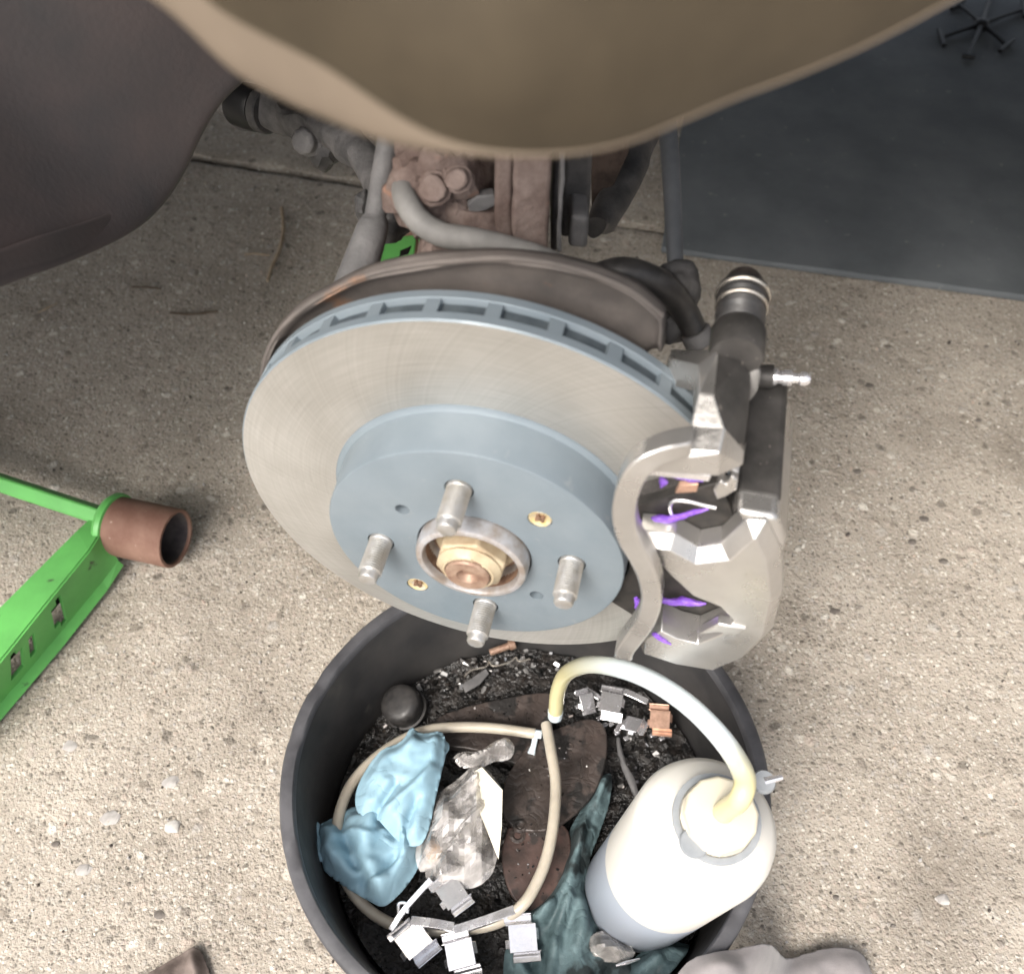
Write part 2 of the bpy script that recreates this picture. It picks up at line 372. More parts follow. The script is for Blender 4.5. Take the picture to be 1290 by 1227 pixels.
def bag_mat():
    m = bpy.data.materials.new('clear_plastic_film'); m.use_nodes = True
    t = m.node_tree; L = t.links.new; N = t.nodes.new
    t.nodes.remove(t.nodes['Principled BSDF'])
    o = t.nodes['Material Output']
    tr = N('ShaderNodeBsdfTransparent'); tr.inputs['Color'].default_value = (0.93, 0.92, 0.90, 1)
    gl = N('ShaderNodeBsdfGlossy'); gl.inputs['Roughness'].default_value = 0.22
    df = N('ShaderNodeBsdfDiffuse'); df.inputs['Color'].default_value = (0.80, 0.76, 0.73, 1)
    tc = N('ShaderNodeTexCoord')
    n = N('ShaderNodeTexNoise'); n.inputs['Scale'].default_value = 46; n.inputs['Detail'].default_value = 5; n.inputs['Distortion'].default_value = 1.2
    L(tc.outputs['Object'], n.inputs['Vector'])
    mr = N('ShaderNodeMapRange'); mr.inputs['From Min'].default_value = 0.42; mr.inputs['From Max'].default_value = 0.72; mr.inputs['To Min'].default_value = 0.20; mr.inputs['To Max'].default_value = 0.62
    L(n.outputs['Fac'], mr.inputs['Value'])
    m1 = N('ShaderNodeMixShader'); L(mr.outputs[0], m1.inputs['Fac']); L(tr.outputs[0], m1.inputs[1]); L(df.outputs[0], m1.inputs[2])
    fr = N('ShaderNodeFresnel'); fr.inputs['IOR'].default_value = 1.35
    ad = N('ShaderNodeMath'); ad.operation = 'ADD'; ad.inputs[1].default_value = 0.10; L(fr.outputs[0], ad.inputs[0])
    m2 = N('ShaderNodeMixShader'); L(ad.outputs[0], m2.inputs['Fac']); L(m1.outputs[0], m2.inputs[1]); L(gl.outputs[0], m2.inputs[2])
    L(m2.outputs[0], o.inputs['Surface'])
    return m
M['bag'] = bag_mat()

# ------------------------------------------------------------------ object helpers
def tag(o, label=None, cat=None, group=None, kind=None):
    if label: o['label'] = label
    if cat: o['category'] = cat
    if group: o['group'] = group
    if kind: o['kind'] = kind
    return o

def thing(name, label, cat, loc=(0, 0, 0), group=None, matrix=None):
    o = bpy.data.objects.new(name, None)
    o.empty_display_size = 0.02
    col.objects.link(o)
    o.matrix_world = matrix if matrix is not None else Matrix.Translation(Vector(loc))
    o['_m'] = 0
    del o['_m']
    WM[o.name] = o.matrix_world.copy() if matrix is None else matrix.copy()
    WM[o.name] = matrix.copy() if matrix is not None else Matrix.Translation(Vector(loc))
    return tag(o, label, cat, group)
WM = {}

def build(name, verts, faces, m, parent=None, smooth=True, bevel=0.0, bseg=2, sub=0, solid=0.0, weld=False, origin=None, angle=35):
    """verts are WORLD coordinates; stored relative to the parent (or to origin)"""
    if parent is not None:
        W = WM[parent.name]
    else:
        W = Matrix.Translation(Vector(origin) if origin is not None else Vector(verts[0]))
    inv = W.inverted()
    me = bpy.data.meshes.new(name)
    me.from_pydata([tuple(inv @ Vector(v)) for v in verts], [], [tuple(f) for f in faces])
    bm = bmesh.new(); bm.from_mesh(me)
    if weld:
        bmesh.ops.remove_doubles(bm, verts=bm.verts, dist=1e-5)
    bmesh.ops.recalc_face_normals(bm, faces=bm.faces)
    bm.to_mesh(me); bm.free()
    me.validate()
    o = bpy.data.objects.new(name, me)
    col.objects.link(o)
    if parent is not None:
        o.parent = parent
        WM[o.name] = W
    else:
        o.matrix_world = W
        WM[o.name] = W
    for mm in (m if isinstance(m, (list, tuple)) else [m]):
        me.materials.append(M[mm])
    if solid:
        s = o.modifiers.new('solid', 'SOLIDIFY'); s.thickness = solid; s.offset = 0
    if bevel:
        s = o.modifiers.new('bevel', 'BEVEL'); s.width = bevel; s.segments = bseg; s.limit_method = 'ANGLE'; s.angle_limit = R(30)
        s.harden_normals = False
    if sub:
        s = o.modifiers.new('sub', 'SUBSURF'); s.levels = sub; s.render_levels = sub
    if smooth:
        for p in me.polygons:
            p.use_smooth = True
        try:
            if not sub:
                me.set_sharp_from_angle(angle=R(angle))
        except Exception:
            pass
    return o

class MB:
    """collects shapes into one mesh"""
    def __init__(s): s.v = []; s.f = []
    def add(s, vf):
        k = len(s.v); s.v += [Vector(v) for v in vf[0]]; s.f += [tuple(i + k for i in f) for f in vf[1]]; return s
    def build(s, name, m, parent=None, **k): return build(name, s.v, s.f, m, parent, **k)

def frame(axis):
    a = Vector(axis).normalized()
    t = Vector((0, 0, 1)) if abs(a.z) < 0.9 else Vector((1, 0, 0))
    u = t.cross(a).normalized(); v = a.cross(u)
    return a, u, v

def lathe(profile, o, axis, seg=32, cap0=True, cap1=True):
    a, u, v = frame(axis); o = Vector(o)
    V = []; Fc = []
    for r, h in profile:
        for i in range(seg):
            t = 2 * math.pi * i / seg
            V.append(o + a * h + (u * math.cos(t) + v * math.sin(t)) * r)
    for j in range(len(profile) - 1):
        for i in range(seg):
            k = (i + 1) % seg
            Fc.append((j * seg + i, j * seg + k, (j + 1) * seg + k, (j + 1) * seg + i))
    if cap0: Fc.append(tuple(reversed(range(seg))))
    if cap1: Fc.append(tuple(range((len(profile) - 1) * seg, len(profile) * seg)))
    return V, Fc

def catmull(P, n=8):
    P = [Vector(p) for p in P]
    Q = [2 * P[0] - P[1]] + P + [2 * P[-1] - P[-2]]
    out = []
    for i in range(1, len(Q) - 2):
        a, b, c, d = Q[i - 1], Q[i], Q[i + 1], Q[i + 2]
        for k in range(n):
            t = k / n
            out.append(0.5 * ((2 * b) + (c - a) * t + (2 * a - 5 * b + 4 * c - d) * t * t + (3 * b - a - 3 * c + d) * t ** 3))
    out.append(P[-1])
    return out

def tube(P, r, seg=14, n=8, smooth=True, hollow=None, cap=True):
    pts = catmull(P, n) if smooth and len(P) > 2 else [Vector(p) for p in P]
    N = len(pts)
    if isinstance(r, (list, tuple)):
        xs = np.linspace(0, 1, len(r)); rr = np.interp(np.linspace(0, 1, N), xs, r)
    else:
        rr = [r] * N
    V = []; Fc = []
    up = None
    for i, p in enumerate(pts):
        t = (pts[min(i + 1, N - 1)] - pts[max(i - 1, 0)]).normalized()
        if up is None:
            _, up, _ = frame(t)
        up = (up - t * up.dot(t)).normalized()
        w_ = t.cross(up)
        for k in range(seg):
            a = 2 * math.pi * k / seg
            V.append(p + (up * math.cos(a) + w_ * math.sin(a)) * rr[i])
    for i in range(N - 1):
        for k in range(seg):
            k2 = (k + 1) % seg
            Fc.append((i * seg + k, i * seg + k2, (i + 1) * seg + k2, (i + 1) * seg + k))
    if cap:
        Fc.append(tuple(reversed(range(seg)))); Fc.append(tuple(range((N - 1) * seg, N * seg)))
    return V, Fc

def sweep_rect(P, wdir_list, wd, th, n=6):
    """bar of rectangular section along P; the thickness direction is fixed (th axis given), width is across"""
    pts = catmull(P, n); N = len(pts); T = Vector(wdir_list).normalized()
    V = []; Fc = []
    for i, p in enumerate(pts):
        t = (pts[min(i + 1, N - 1)] - pts[max(i - 1, 0)]).normalized()
        s = T.cross(t).normalized()
        ww = wd if not callable(wd) else wd(i / (N - 1))
        for a, b in ((-1, -1), (1, -1), (1, 1), (-1, 1)):
            V.append(p + s * a * ww / 2 + T * b * th / 2)
    for i in range(N - 1):
        for k in range(4):
            k2 = (k + 1) % 4
            Fc.append((i * 4 + k, i * 4 + k2, (i + 1) * 4 + k2, (i + 1) * 4 + k))
    Fc.append((0, 1, 2, 3)); Fc.append(tuple((N - 1) * 4 + k for k in (3, 2, 1, 0)))
    return V, Fc

def extrude(P, off):
    n = len(P); off = Vector(off)
    V = [Vector(p) for p in P] + [Vector(p) + off for p in P]
    Fc = [tuple(range(n)), tuple(reversed(range(n, 2 * n)))]
    for i in range(n):
        k = (i + 1) % n
        Fc.append((i, i + n, k + n, k))
    return V, Fc

def box(c, ax, ay, az, sx, sy, sz):
    c = Vector(c); ax = Vector(ax).normalized(); ay = Vector(ay).normalized(); az = Vector(az).normalized()
    V = [c + ax * (i * sx / 2) + ay * (j * sy / 2) + az * (k * sz / 2) for i in (-1, 1) for j in (-1, 1) for k in (-1, 1)]
    return V, [(0, 1, 3, 2), (4, 6, 7, 5), (0, 4, 5, 1), (2, 3, 7, 6), (0, 2, 6, 4), (1, 5, 7, 3)]

def bar(a, b, wdt, ht, up=(0, 0, 1)):
    a = Vector(a); b = Vector(b); t = (b - a); L = t.length; t.normalize()
    s = Vector(up).cross(t).normalized(); u = t.cross(s)
    return box((a + b) / 2, t, s, u, L, wdt, ht)

def blob(c, rx, ry, rz, amp=0.15, fr=40, lev=3, seed=0, ax=None):
    bm = bmesh.new(); bmesh.ops.create_icosphere(bm, subdivisions=lev, radius=1)
    V = []
    A = ax or (Vector((1, 0, 0)), Vector((0, 1, 0)), Vector((0, 0, 1)))
    for v in bm.verts:
        p = v.co.copy()
        k = 1 + amp * noise.fractal(p * 1.6 + Vector((seed, seed * 2.1, 0)), 1.0, 2.0, 4)
        p *= k
        V.append(Vector(c) + A[0] * p.x * rx + A[1] * p.y * ry + A[2] * p.z * rz)
    Fc = [tuple(x.index for x in f.verts) for f in bm.faces]
    bm.free()
    return V, Fc

def seg_dist(p, a, b):
    ab = b - a; t = max(0, min(1, (p - a).dot(ab) / max(ab.dot(ab), 1e-12)))
    q = a + ab * t
    return (p - q).length, q

def inside(p, poly):
    c = False; n = len(poly); j = n - 1
    for i in range(n):
        a, b = poly[i], poly[j]
        if (a.y > p.y) != (b.y > p.y) and p.x < (b.x - a.x) * (p.y - a.y) / (b.y - a.y) + a.x:
            c = not c
        j = i
    return c

def in_tub(V, rmax=0.1455):
    for v in V:
        q = Vector((v.x - 0.027, v.y + 0.016)); lim = rmax + max(0, v.z - 0.01) * 0.115
        if q.length > lim:
            q = q.normalized() * lim; v.x, v.y = 0.027 + q.x, -0.016 + q.y
    return V

def sheet(outline, z0, folds=(), cell=0.003, puff=0.01, edge=0.012, nz=0.002, nfr=60, seed=0, ridged=0.0, rfr=40, tilt=None, smooth_outline=4):
    """crumpled sheet lying at height z0: outline and fold lines are photo pixels; fold = (points, height, width)"""
    o3 = [at_z(x, y, z0) for x, y in outline]
    ol = catmull(o3 + [o3[0]], smooth_outline)[:-1]
    poly = [Vector((p.x, p.y)) for p in ol]
    fl = []
    for pts, h, wd in folds:
        q = [at_z(x, y, z0) for x, y in pts]
        fl.append(([Vector((p.x, p.y)) for p in q], h, wd))
    x0 = min(p.x for p in poly) - cell * 2; x1 = max(p.x for p in poly) + cell * 2
    y0 = min(p.y for p in poly) - cell * 2; y1 = max(p.y for p in poly) + cell * 2
    nx = int((x1 - x0) / cell) + 1; ny = int((y1 - y0) / cell) + 1
    idx = {}; V = []
    for j in range(ny):
        for i in range(nx):
            p = Vector((x0 + i * cell, y0 + j * cell))
            best = 9; bq = None
            for k in range(len(poly)):
                d, q = seg_dist(p, poly[k - 1], poly[k])
                if d < best: best, bq = d, q
            ins = inside(p, poly)
            if not ins and best > cell * 0.72: continue
            if best < cell * 0.5 or not ins:
                p = bq; best = 0
            t = min(1, best / edge); e = t * t * (3 - 2 * t)
            h = puff * e
            for pts, fh, fw in fl:
                d = min(seg_dist(p, pts[k], pts[k + 1])[0] for k in range(len(pts) - 1))
                h += fh * math.exp(-(d / fw) ** 2) * (0.35 + 0.65 * e)
            q3 = Vector((p.x, p.y, seed * 3.7))
            h += nz * noise.fractal(q3 * nfr, 1.0, 2.0, 3) * (0.4 + 0.6 * e)
            if ridged:
                h += ridged * (1 - min(1, abs(noise.noise(q3 * rfr)) * 3.2)) * (0.3 + 0.7 * e)
            if tilt: h += tilt(p.x, p.y)
            idx[(i, j)] = len(V); V.append(Vector((p.x, p.y, z0 + h)))
    Fc = []
    for (i, j) in idx:
        c = [(i, j), (i + 1, j), (i + 1, j + 1), (i, j + 1)]
        k = [idx[q] for q in c if q in idx]
        if len(k) >= 3: Fc.append(tuple(k))
    return V, Fc

# ------------------------------------------------------------------ ground
J0 = at_z(245, 198, 0); J1 = at_z(800, 285, 0)
ja = (J1 - J0).normalized(); jb = Vector((-ja.y, ja.x, 0))
def ground():
    cell = 0.007
    As = np.arange(-0.75, 1.35, cell)
    Bs = list(np.arange(-1.25, -0.009, cell)) + [-0.0075, -0.0048, 0.0, 0.0048, 0.0072] + list(np.arange(0.0125, 0.75, cell))
    V = []; Fc = []
    na = len(As)
    for b in Bs:
        for a in As:
            p = J0 + ja * float(a) + jb * float(b)
            wob = 0.0016 * noise.noise(Vector((a * 60, 3, 0)))
            if abs(b) < 0.03: p += jb * wob
            z = 0.0012 * noise.fractal(Vector((p.x, p.y, 0)) * 55, 1.0, 2.0, 3) + 0.002 * noise.noise(Vector((p.x, p.y, 5)) * 9)
            edge_a = min(a - As[0], As[-1] - a, b - Bs[0], Bs[-1] - b)
            z *= min(1, max(0, edge_a / 0.05))
            if abs(b) <= 0.0049: z -= 0.016
            elif abs(b) < 0.008: z -= 0.0012 + 0.002 * max(0, noise.noise(Vector((a * 90, 8, b))))
            V.append(Vector((p.x, p.y, z)))
    nb = len(Bs)
    for j in range(nb - 1):
        for i in range(na - 1):
            Fc.append((j * na + i, j * na + i + 1, (j + 1) * na + i + 1, (j + 1) * na + i))
    # the same sheet goes on to the horizon
    ring = [0, na - 1, (nb - 1) * na + na - 1, (nb - 1) * na]
    k = len(V)
    c = J0 + ja * 0.3 - jb * 0.25
    for s, t in ((-1, -1), (1, -1), (1, 1), (-1, 1)):
        q = c + ja * (300 * s) + jb * (300 * t); V.append(Vector((q.x, q.y, 0)))
    edges = [list(range(0, na)), [j * na + na - 1 for j in range(nb)], [(nb - 1) * na + i for i in range(na - 1, -1, -1)], [j * na for j in range(nb - 1, -1, -1)]]
    for e in range(4):
        a, b = k + e, k + (e + 1) % 4
        Fc.append(tuple(edges[e]) + (b, a))
    o = build('ground', V, Fc, 'concrete', None, origin=(0, 0, 0), smooth=True, angle=60)
    tag(o, kind='structure', label='worn tan concrete driveway with a dark joint line')
    P = [J0 + ja * float(a) + jb * (0.0016 * noise.noise(Vector((float(a) * 60, 3, 0)))) for a in np.arange(-0.7, 1.3, 0.02)]
    V = []; Fc = []
    for i, p in enumerate(P):
        for sgn in (-1, 1): V.append(p + jb * (0.0046 * sgn) + Vector((0, 0, -0.009 + 0.003 * noise.noise(p * 50))))
    for i in range(len(P) - 1): Fc.append((2 * i, 2 * i + 1, 2 * i + 3, 2 * i + 2))
    build('joint_dirt', V, Fc, 'jointdirt', o)
    return o
ground()

def grit():
    V = []; Fc = []; C = []
    rnd = random.Random(3)
    pal = [(0.40, 0.36, 0.30), (0.30, 0.26, 0.21), (0.42, 0.39, 0.345), (0.36, 0.28, 0.23), (0.10, 0.085, 0.07), (0.06, 0.05, 0.045), (0.33, 0.32, 0.31), (0.58, 0.55, 0.5)]
    base = [Vector((1, 0, 0)), Vector((0.3, 0.9, 0)), Vector((-0.8, 0.5, 0)), Vector((-0.7, -0.6, 0)), Vector((0.4, -0.9, 0))]
    for k in range(5200):
        x = rnd.uniform(-0.6, 0.95); y = rnd.uniform(-0.22, 1.3)
        if (x - 0.028) ** 2 + (y + 0.015) ** 2 < 0.165 ** 2: continue
        s = rnd.uniform(0.0006, 0.0017) * (1.8 if rnd.random() < 0.04 else 1)
        hh = s * rnd.uniform(0.5, 0.9); a = rnd.uniform(0, 6.28); st = rnd.uniform(0.6, 1.0)
        c = pal[rnd.randrange(len(pal))]
        i0 = len(V)
        for b in base:
            q = Vector((b.x * s, b.y * s * st, 0)); q.rotate(Matrix.Rotation(a, 3, 'Z'))
            V.append(Vector((x + q.x, y + q.y, -0.001)))
        for b in base:
            q = Vector((b.x * s * 0.6, b.y * s * st * 0.6, 0)); q.rotate(Matrix.Rotation(a, 3, 'Z'))
            V.append(Vector((x + q.x, y + q.y, hh + 0.0004)))
        C += [c] * 10
        for i in range(5):
            n = (i + 1) % 5
            Fc.append((i0 + i, i0 + n, i0 + 5 + n, i0 + 5 + i))
        Fc.append(tuple(i0 + 5 + i for i in range(5)))
    o = build('grit', V, Fc, 'grit', None, origin=(0, 0, 0), smooth=False)
    at = o.data.color_attributes.new('Col', 'FLOAT_COLOR', 'POINT')
    for i, c in enumerate(C): at.data[i].color = (*c, 1)
    tag(o, 'fine loose sand and grit on the concrete', 'grit', kind='stuff')
grit()

# single stones set in the slab that stand out in the photograph
def stone(px, py, r, mname, sd):
    c = at_z(px, py, 0)
    V, Fc = blob(c, r, r * 0.75, 0.0013, 0.35, lev=2, seed=sd)
    o = build('stone', V, Fc, mname, None, origin=c)
    return o
M['stonepale'] = mat('pale_quartz', (0.50, 0.49, 0.465), 0.75, 0, 0.3, var=(0.36, 0.345, 0.32), vscale=300)
M['stonedark'] = mat('dark_stone', (0.09, 0.08, 0.07), 0.7, 0, 0.4, var=(0.15, 0.13, 0.115), vscale=300)
M['stonegrey'] = mat('grey_stone', (0.29, 0.275, 0.262), 0.85, 0, 0.25, var=(0.39, 0.37, 0.35), vscale=200)
gnd = bpy.data.objects['ground']
for i, (x, y, r, mm) in enumerate(((218, 1041, .0065, 'stonepale'), (140, 1030, .008, 'stonegrey'), (88, 940, .007, 'stonegrey'), (215, 985, .007, 'stonegrey'), (70, 1063, .0032, 'stonedark'),
        (200, 1152, .0048, 'stonedark'), (325, 1060, .003, 'stonedark'), (105, 1095, .006, 'stonegrey'), (1188, 707, .0042, 'stonedark'), (1149, 683, .0042, 'stonedark'),
        (1052, 770, .0055, 'stonedark'), (1135, 549, .0030, 'stonedark'), (1080, 594, .0042, 'stonedark'), (1164, 654, .0050, 'stonedark'), (1232, 530, .0040, 'stonedark'),
        (1188, 1133, .0052, 'stonegrey'), (1125, 1166, .0022, 'stonedark'), (1088, 1190, .002, 'stonedark'), (1053, 1130, .0028, 'stonedark'), (1243, 437, .003, 'stonedark'), (1095, 486, .005, 'stonedark'))):
    o = stone(x, y, r, mm, i)
    mw = o.matrix_world.copy(); o.parent = gnd; o.matrix_parent_inverse = Matrix.Identity(4); o.matrix_world = mw

# ------------------------------------------------------------------ black mat and the small six-armed tool
def rubber_mat():
    P = [at_z(832, 321, 0.0), at_z(1290, 383, 0.0), at_z(1700, 437, 0), at_z(1750, 60, 0), at_z(1560, -110, 0), at_z(1180, -160, 0), at_z(885, 0, 0)]
    P[1] = P[0] + (P[1] - P[0])
    pts = []
    n = len(P)
    for i in range(n):
        a, b = P[i], P[(i + 1) % n]
        for k in range(14):
            q = a.lerp(b, k / 14)
            pts.append(Vector((q.x, q.y, 0.0025)))
    V, Fc = extrude(pts, (0, 0, 0.0085))
    for v in V:
        if v.z > 0.005: v.z += 0.0016 * noise.noise(Vector((v.x, v.y, 0)) * 14)
    o = build('rubber_mat', V, Fc, 'mat', None, origin=P[0], bevel=0.002)
    tag(o, 'large flat black rubber mat lying on the concrete', 'mat')
rubber_mat()

def spider():
    c = at_z(1237, 30, 0.022)
    t = thing('spider_tool', 'small black six-armed star-shaped tool lying on the rubber mat', 'tool', (c.x, c.y, 0.012))
    V, Fc = lathe([(0.006, 0), (0.011, 0.002), (0.0125, 0.008), (0.009, 0.014), (0.005, 0.016)], (c.x, c.y, 0.0125), (0, 0, 1), 18)
    build('hub', V, Fc, 'blackplastic', t, bevel=0.001)
    for (x, y, fx, fy) in ((1220, 72, 8, 1), (1186, 48, 3, 10), (1268, 58, 8, -7), (1207, 6, 8, -6), (1252, -18, 8, 2), (1290, 12, 1, 10)):
        e = at_z(x, y, 0.016); e0 = Vector((c.x, c.y, 0.021))
        V, Fc = tube([e0, e0.lerp(e, 0.5) + Vector((0, 0, 0.001)), e], [0.0042, 0.0030, 0.0034], 10, 5)
        a = build('arm', V, Fc, 'blackplastic', t)
        p, q = at_z(x - fx, y - fy, 0.0165), at_z(x + fx, y + fy, 0.0165)
        V, Fc = tube([p, (p + q) / 2, q], [0.0036, 0.0042, 0.0036], 10, 4)
        build('foot', V, Fc, 'blackplastic', a)
spider()

# ------------------------------------------------------------------ green axle stand lying on its side (rusty tube)
def lying_stand():
    c0 = at_z(146, 662, 0.035); c1 = at_z(208, 677, 0.035)
    c0.z = 0.035; c1.z = 0.037
    ax = (c1 - c0).normalized()
    c1 = c0 + ax * 0.062
    base = at_z(100, 700, 0)
    t = thing('axle_stand', 'lime green axle stand with rusty tube lying on its side on the concrete', 'axle stand', (base.x, base.y, 0))
    r = 0.0275
    V, Fc = lathe([(r - .0035, 0), (r, 0.0005), (r, 0.061), (r - .0008, 0.062), (r - .0032, 0.062), (r - .0036, 0.060), (r - .0036, 0.004)], c0, ax, 48, True, False)
    tb = build('tube', V, Fc, 'rusttube', t, angle=50)
    V, Fc = lathe([(r - .0041, 0.0055), (r - .0041, 0.0595)], c0, ax, 48, True, False)
    build('bore', V, Fc, 'tubein', tb)
    # weld collar
    V, Fc = lathe([(r + .0005, -0.006), (r + .003, -0.002), (r + .0022, 0.002), (r + .0003, 0.003)], c0, ax, 40)
    build('weld_bead', V, Fc, 'green', t)
    # thin upper leg
    a = at_z(128, 650, 0.045); b = at_z(-30, 598, 0.045); b2 = at_z(-260, 530, 0.03)
    V, Fc = tube([a, b, b2], 0.0105, 4, 1, smooth=False)
    build('leg', V, Fc, 'green', t, bevel=0.002, smooth=True)
    # wide lower leg: pressed angle section = sloping web + outer flange on the ground
    def strip(pts_a, pts_b, th):
        V = []; Fc = []
        n = len(pts_a)
        for p in pts_a + pts_b: V.append(Vector(p))
        for i in range(n - 1): Fc.append((i, i + 1, n + i + 1, n + i))
        return V, Fc
    ridge = [at_z(x, y, z) for x, y, z in ((126, 672, .050), (112, 694, .053), (60, 758, .055), (0, 833, .055), (-110, 968, .055))]
    top2 = [at_z(x, y, z) for x, y, z in ((122, 648, .044), (98, 670, .047), (50, 718, .048), (0, 768, .048), (-130, 898, .048))]
    V, Fc = strip(ridge, top2, 0)
    lg = build('leg', V, Fc, 'green', t, solid=0.003, smooth=False)
    foot = [at_z(x, y, z) for x, y, z in ((148, 706, .016), (128, 732, .012), (70, 802, .010), (0, 884, .010), (-120, 1024, .010))]
    # web with punched slots
    V = []; Fc = []
    n = 34
    def lerp_list(L_, s):
        s *= len(L_) - 1; i = min(int(s), len(L_) - 2); return L_[i].lerp(L_[i + 1], s - i)
    m_ = 8
    for i in range(n + 1):
        s = i / n
        A = lerp_list(ridge, s); B = lerp_list(foot, s)
        for j in range(m_ + 1): V.append(A.lerp(B, j / m_))
    slots = [(15, 16), (20, 20), (22, 23), (28, 29)]
    for i in range(n):
        for j in range(m_):
            if any(a <= i <= b for a, b in slots) and (1 if i % 2 else 2) <= j <= (5 if i % 3 else 6): continue
            Fc.append((i * (m_ + 1) + j, (i + 1) * (m_ + 1) + j, (i + 1) * (m_ + 1) + j + 1, i * (m_ + 1) + j + 1))
    build('web', V, Fc, 'green', lg, solid=0.003, smooth=False)
    back = [p + Vector((-0.016, 0.012, -0.004)) for p in ridge]; backf = [p + Vector((-0.016, 0.012, 0.002)) for p in foot]  # dark sheet added behind the web so the slots read as shaded
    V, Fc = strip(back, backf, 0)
    build('slot_shade_sheet', V, Fc, 'greendark', lg, solid=0.003, smooth=False)
    lip = [at_z(x, y, z) for x, y, z in ((155, 712, .010), (136, 742, .006), (78, 816, .004), (0, 908, .004), (-116, 1046, .004))]
    V, Fc = strip(foot, lip, 0)
    build('flange', V, Fc, 'green', lg, solid=0.003, smooth=False)
    # foot bar far end, outside the frame: closes the frame of the stand
    p = at_z(-260, 530, 0.03); q = at_z(-200, 1030, 0.03)
    V, Fc = bar(p, q, 0.03, 0.02)
    build('foot_rail', V, Fc, 'green', t, bevel=0.002)
lying_stand()

# ------------------------------------------------------------------ second green stand, upright under the car
def upright_stand():
    top = at_z(497, 316, 0.20)
    cx, cy = top.x + 0.012, top.y + 0.03
    t = thing('axle_stand', 'lime green axle stand standing upright beneath the rusty suspension', 'axle stand', (cx, cy, 0))
    V, Fc = lathe([(0.02, 0.15), (0.021, 0.152), (0.021, 0.235), (0.019, 0.236), (0.019, 0.2)], (cx, cy, 0), (0, 0, 1), 24)
    build('tube', V, Fc, 'rusttube', t)
    for sx, sy in ((-1, -1), (1, -1), (1, 1), (-1, 1)):
        a = Vector((cx + sx * 0.02, cy + sy * 0.02, 0.215)); b = Vector((cx + sx * 0.075, cy + sy * 0.075, 0.004))
        sd_ = (Vector((0, 0, 1)).cross(b - a)).normalized()
        n = 16; V = []; Fc = []
        for i in range(n + 1):
            p = a.lerp(b, i / n); wd = 0.013 + 0.006 * i / n
            for j in range(5): V.append(p + sd_ * (wd * (j - 2) / 2))
        for i in range(n):
            for j in range(4):
                if i in (2, 6, 10) and j in (1, 2): continue
                Fc.append((i * 5 + j, i * 5 + j + 1, (i + 1) * 5 + j + 1, (i + 1) * 5 + j))
        build('leg', V, Fc, 'green', t, solid=0.003, smooth=False)
    V = []; Fc = []
    mb = MB()
    for s in (0, 1, 2, 3):
        d = [Vector((-1, -1, 0)), Vector((1, -1, 0)), Vector((1, 1, 0)), Vector((-1, 1, 0))]
        a = Vector((cx, cy, 0.008)) + d[s] * 0.075; b = Vector((cx, cy, 0.008)) + d[(s + 1) % 4] * 0.075
        mb.add(bar(a, b, 0.012, 0.012))
    mb.build('foot_rail', 'green', t)
    # the bracket plate that shows between the hose and the shield
    P = [(474, 300), (524, 296), (520, 334), (486, 342), (468, 344)]
    pts = [at_z(x, y, 0.212) for x, y in P]
    V, Fc = extrude(pts, (0, 0, -0.004))
    pl = build('saddle_plate', V, Fc, 'green', t, bevel=0.0008)
    pts = [at_z(x, y, 0.2126) for x, y in ((504, 316), (518, 310), (514, 320), (503, 324))]
    V, Fc = extrude(pts, (0, 0, -0.003))
    build('slot', V, Fc, 'blackplastic', pl)
    V, Fc = lathe([(0.012, 0.20), (0.012, 0.25)], (cx, cy, 0), (0, 0, 1), 16)
    build('post', V, Fc, 'suspgrey', t)
upright_stand()

# ------------------------------------------------------------------ brake disc
NF, NB, RR = -0.0252, -0.0453, 0.1312
disc = thing('brake_disc', 'new vented brake disc with grey-blue hat and bare iron face', 'brake disc', matrix=DISC)
def annulus(r0, r1, n0, n1, seg=128, cham=0.0006):
    prof = [(r0, n0), (r0, n1), (r1 - cham, n1), (r1, n1 - cham * (1 if n1 > n0 else -1)), (r1, n0 + cham * (1 if n1 > n0 else -1)), (r1 - cham, n0), (r0, n0)]
    return lathe(prof, HUB, AXN, seg, False, False)
# swept friction face + coated edge
V, Fc = lathe([(0.0795, NF), (RR - 0.0008, NF)], HUB, AXN, 160, False, False)
build('friction_face', V, Fc, 'rotor', disc)
V, Fc = lathe([(0.070, NF - 0.0002), (RR - 0.0008, NF - 0.0001), (RR, NF - 0.0009), (RR, NF - 0.0054), (RR - 0.0006, NF - 0.0058), (0.07, NF - 0.0058)], HUB, AXN, 160, False, False)
build('outer_plate', V, Fc, 'hat', disc)
V, Fc = lathe([(0.070, NB), (RR - 0.0008, NB), (RR, NB + 0.0008), (RR, NB + 0.0052), (RR - 0.0006, NB + 0.0056), (0.07, NB + 0.0056), (0.07, NB)], HUB, AXN, 160, False, False)
build('inner_plate', V, Fc, 'hat', disc)
nv = 30
vane_mesh = None
for i in range(nv):
    if vane_mesh is None:
        V, Fc = box((0.1075, 0, (NF + NB) / 2), (1, 0, 0), (0, 1, 0), (0, 0, 1), 0.0462, 0.0066, 0.0092)
        me = bpy.data.meshes.new('vane'); me.from_pydata([tuple(v) for v in V], [], Fc); me.materials.append(M['hat']); vane_mesh = me
    o = bpy.data.objects.new('vane', vane_mesh); col.objects.link(o); o.parent = disc
    o.rotation_euler = (0, 0, 2 * math.pi * (i + 0.35) / nv)
V, Fc = lathe([(0.1275, NB + 0.004), (0.1275, NF - 0.004)], HUB, AXN, 96, False, False)  # dark band added just behind the vent openings to paint their shade
build('vent_shade_band', V, Fc, 'vent', disc)
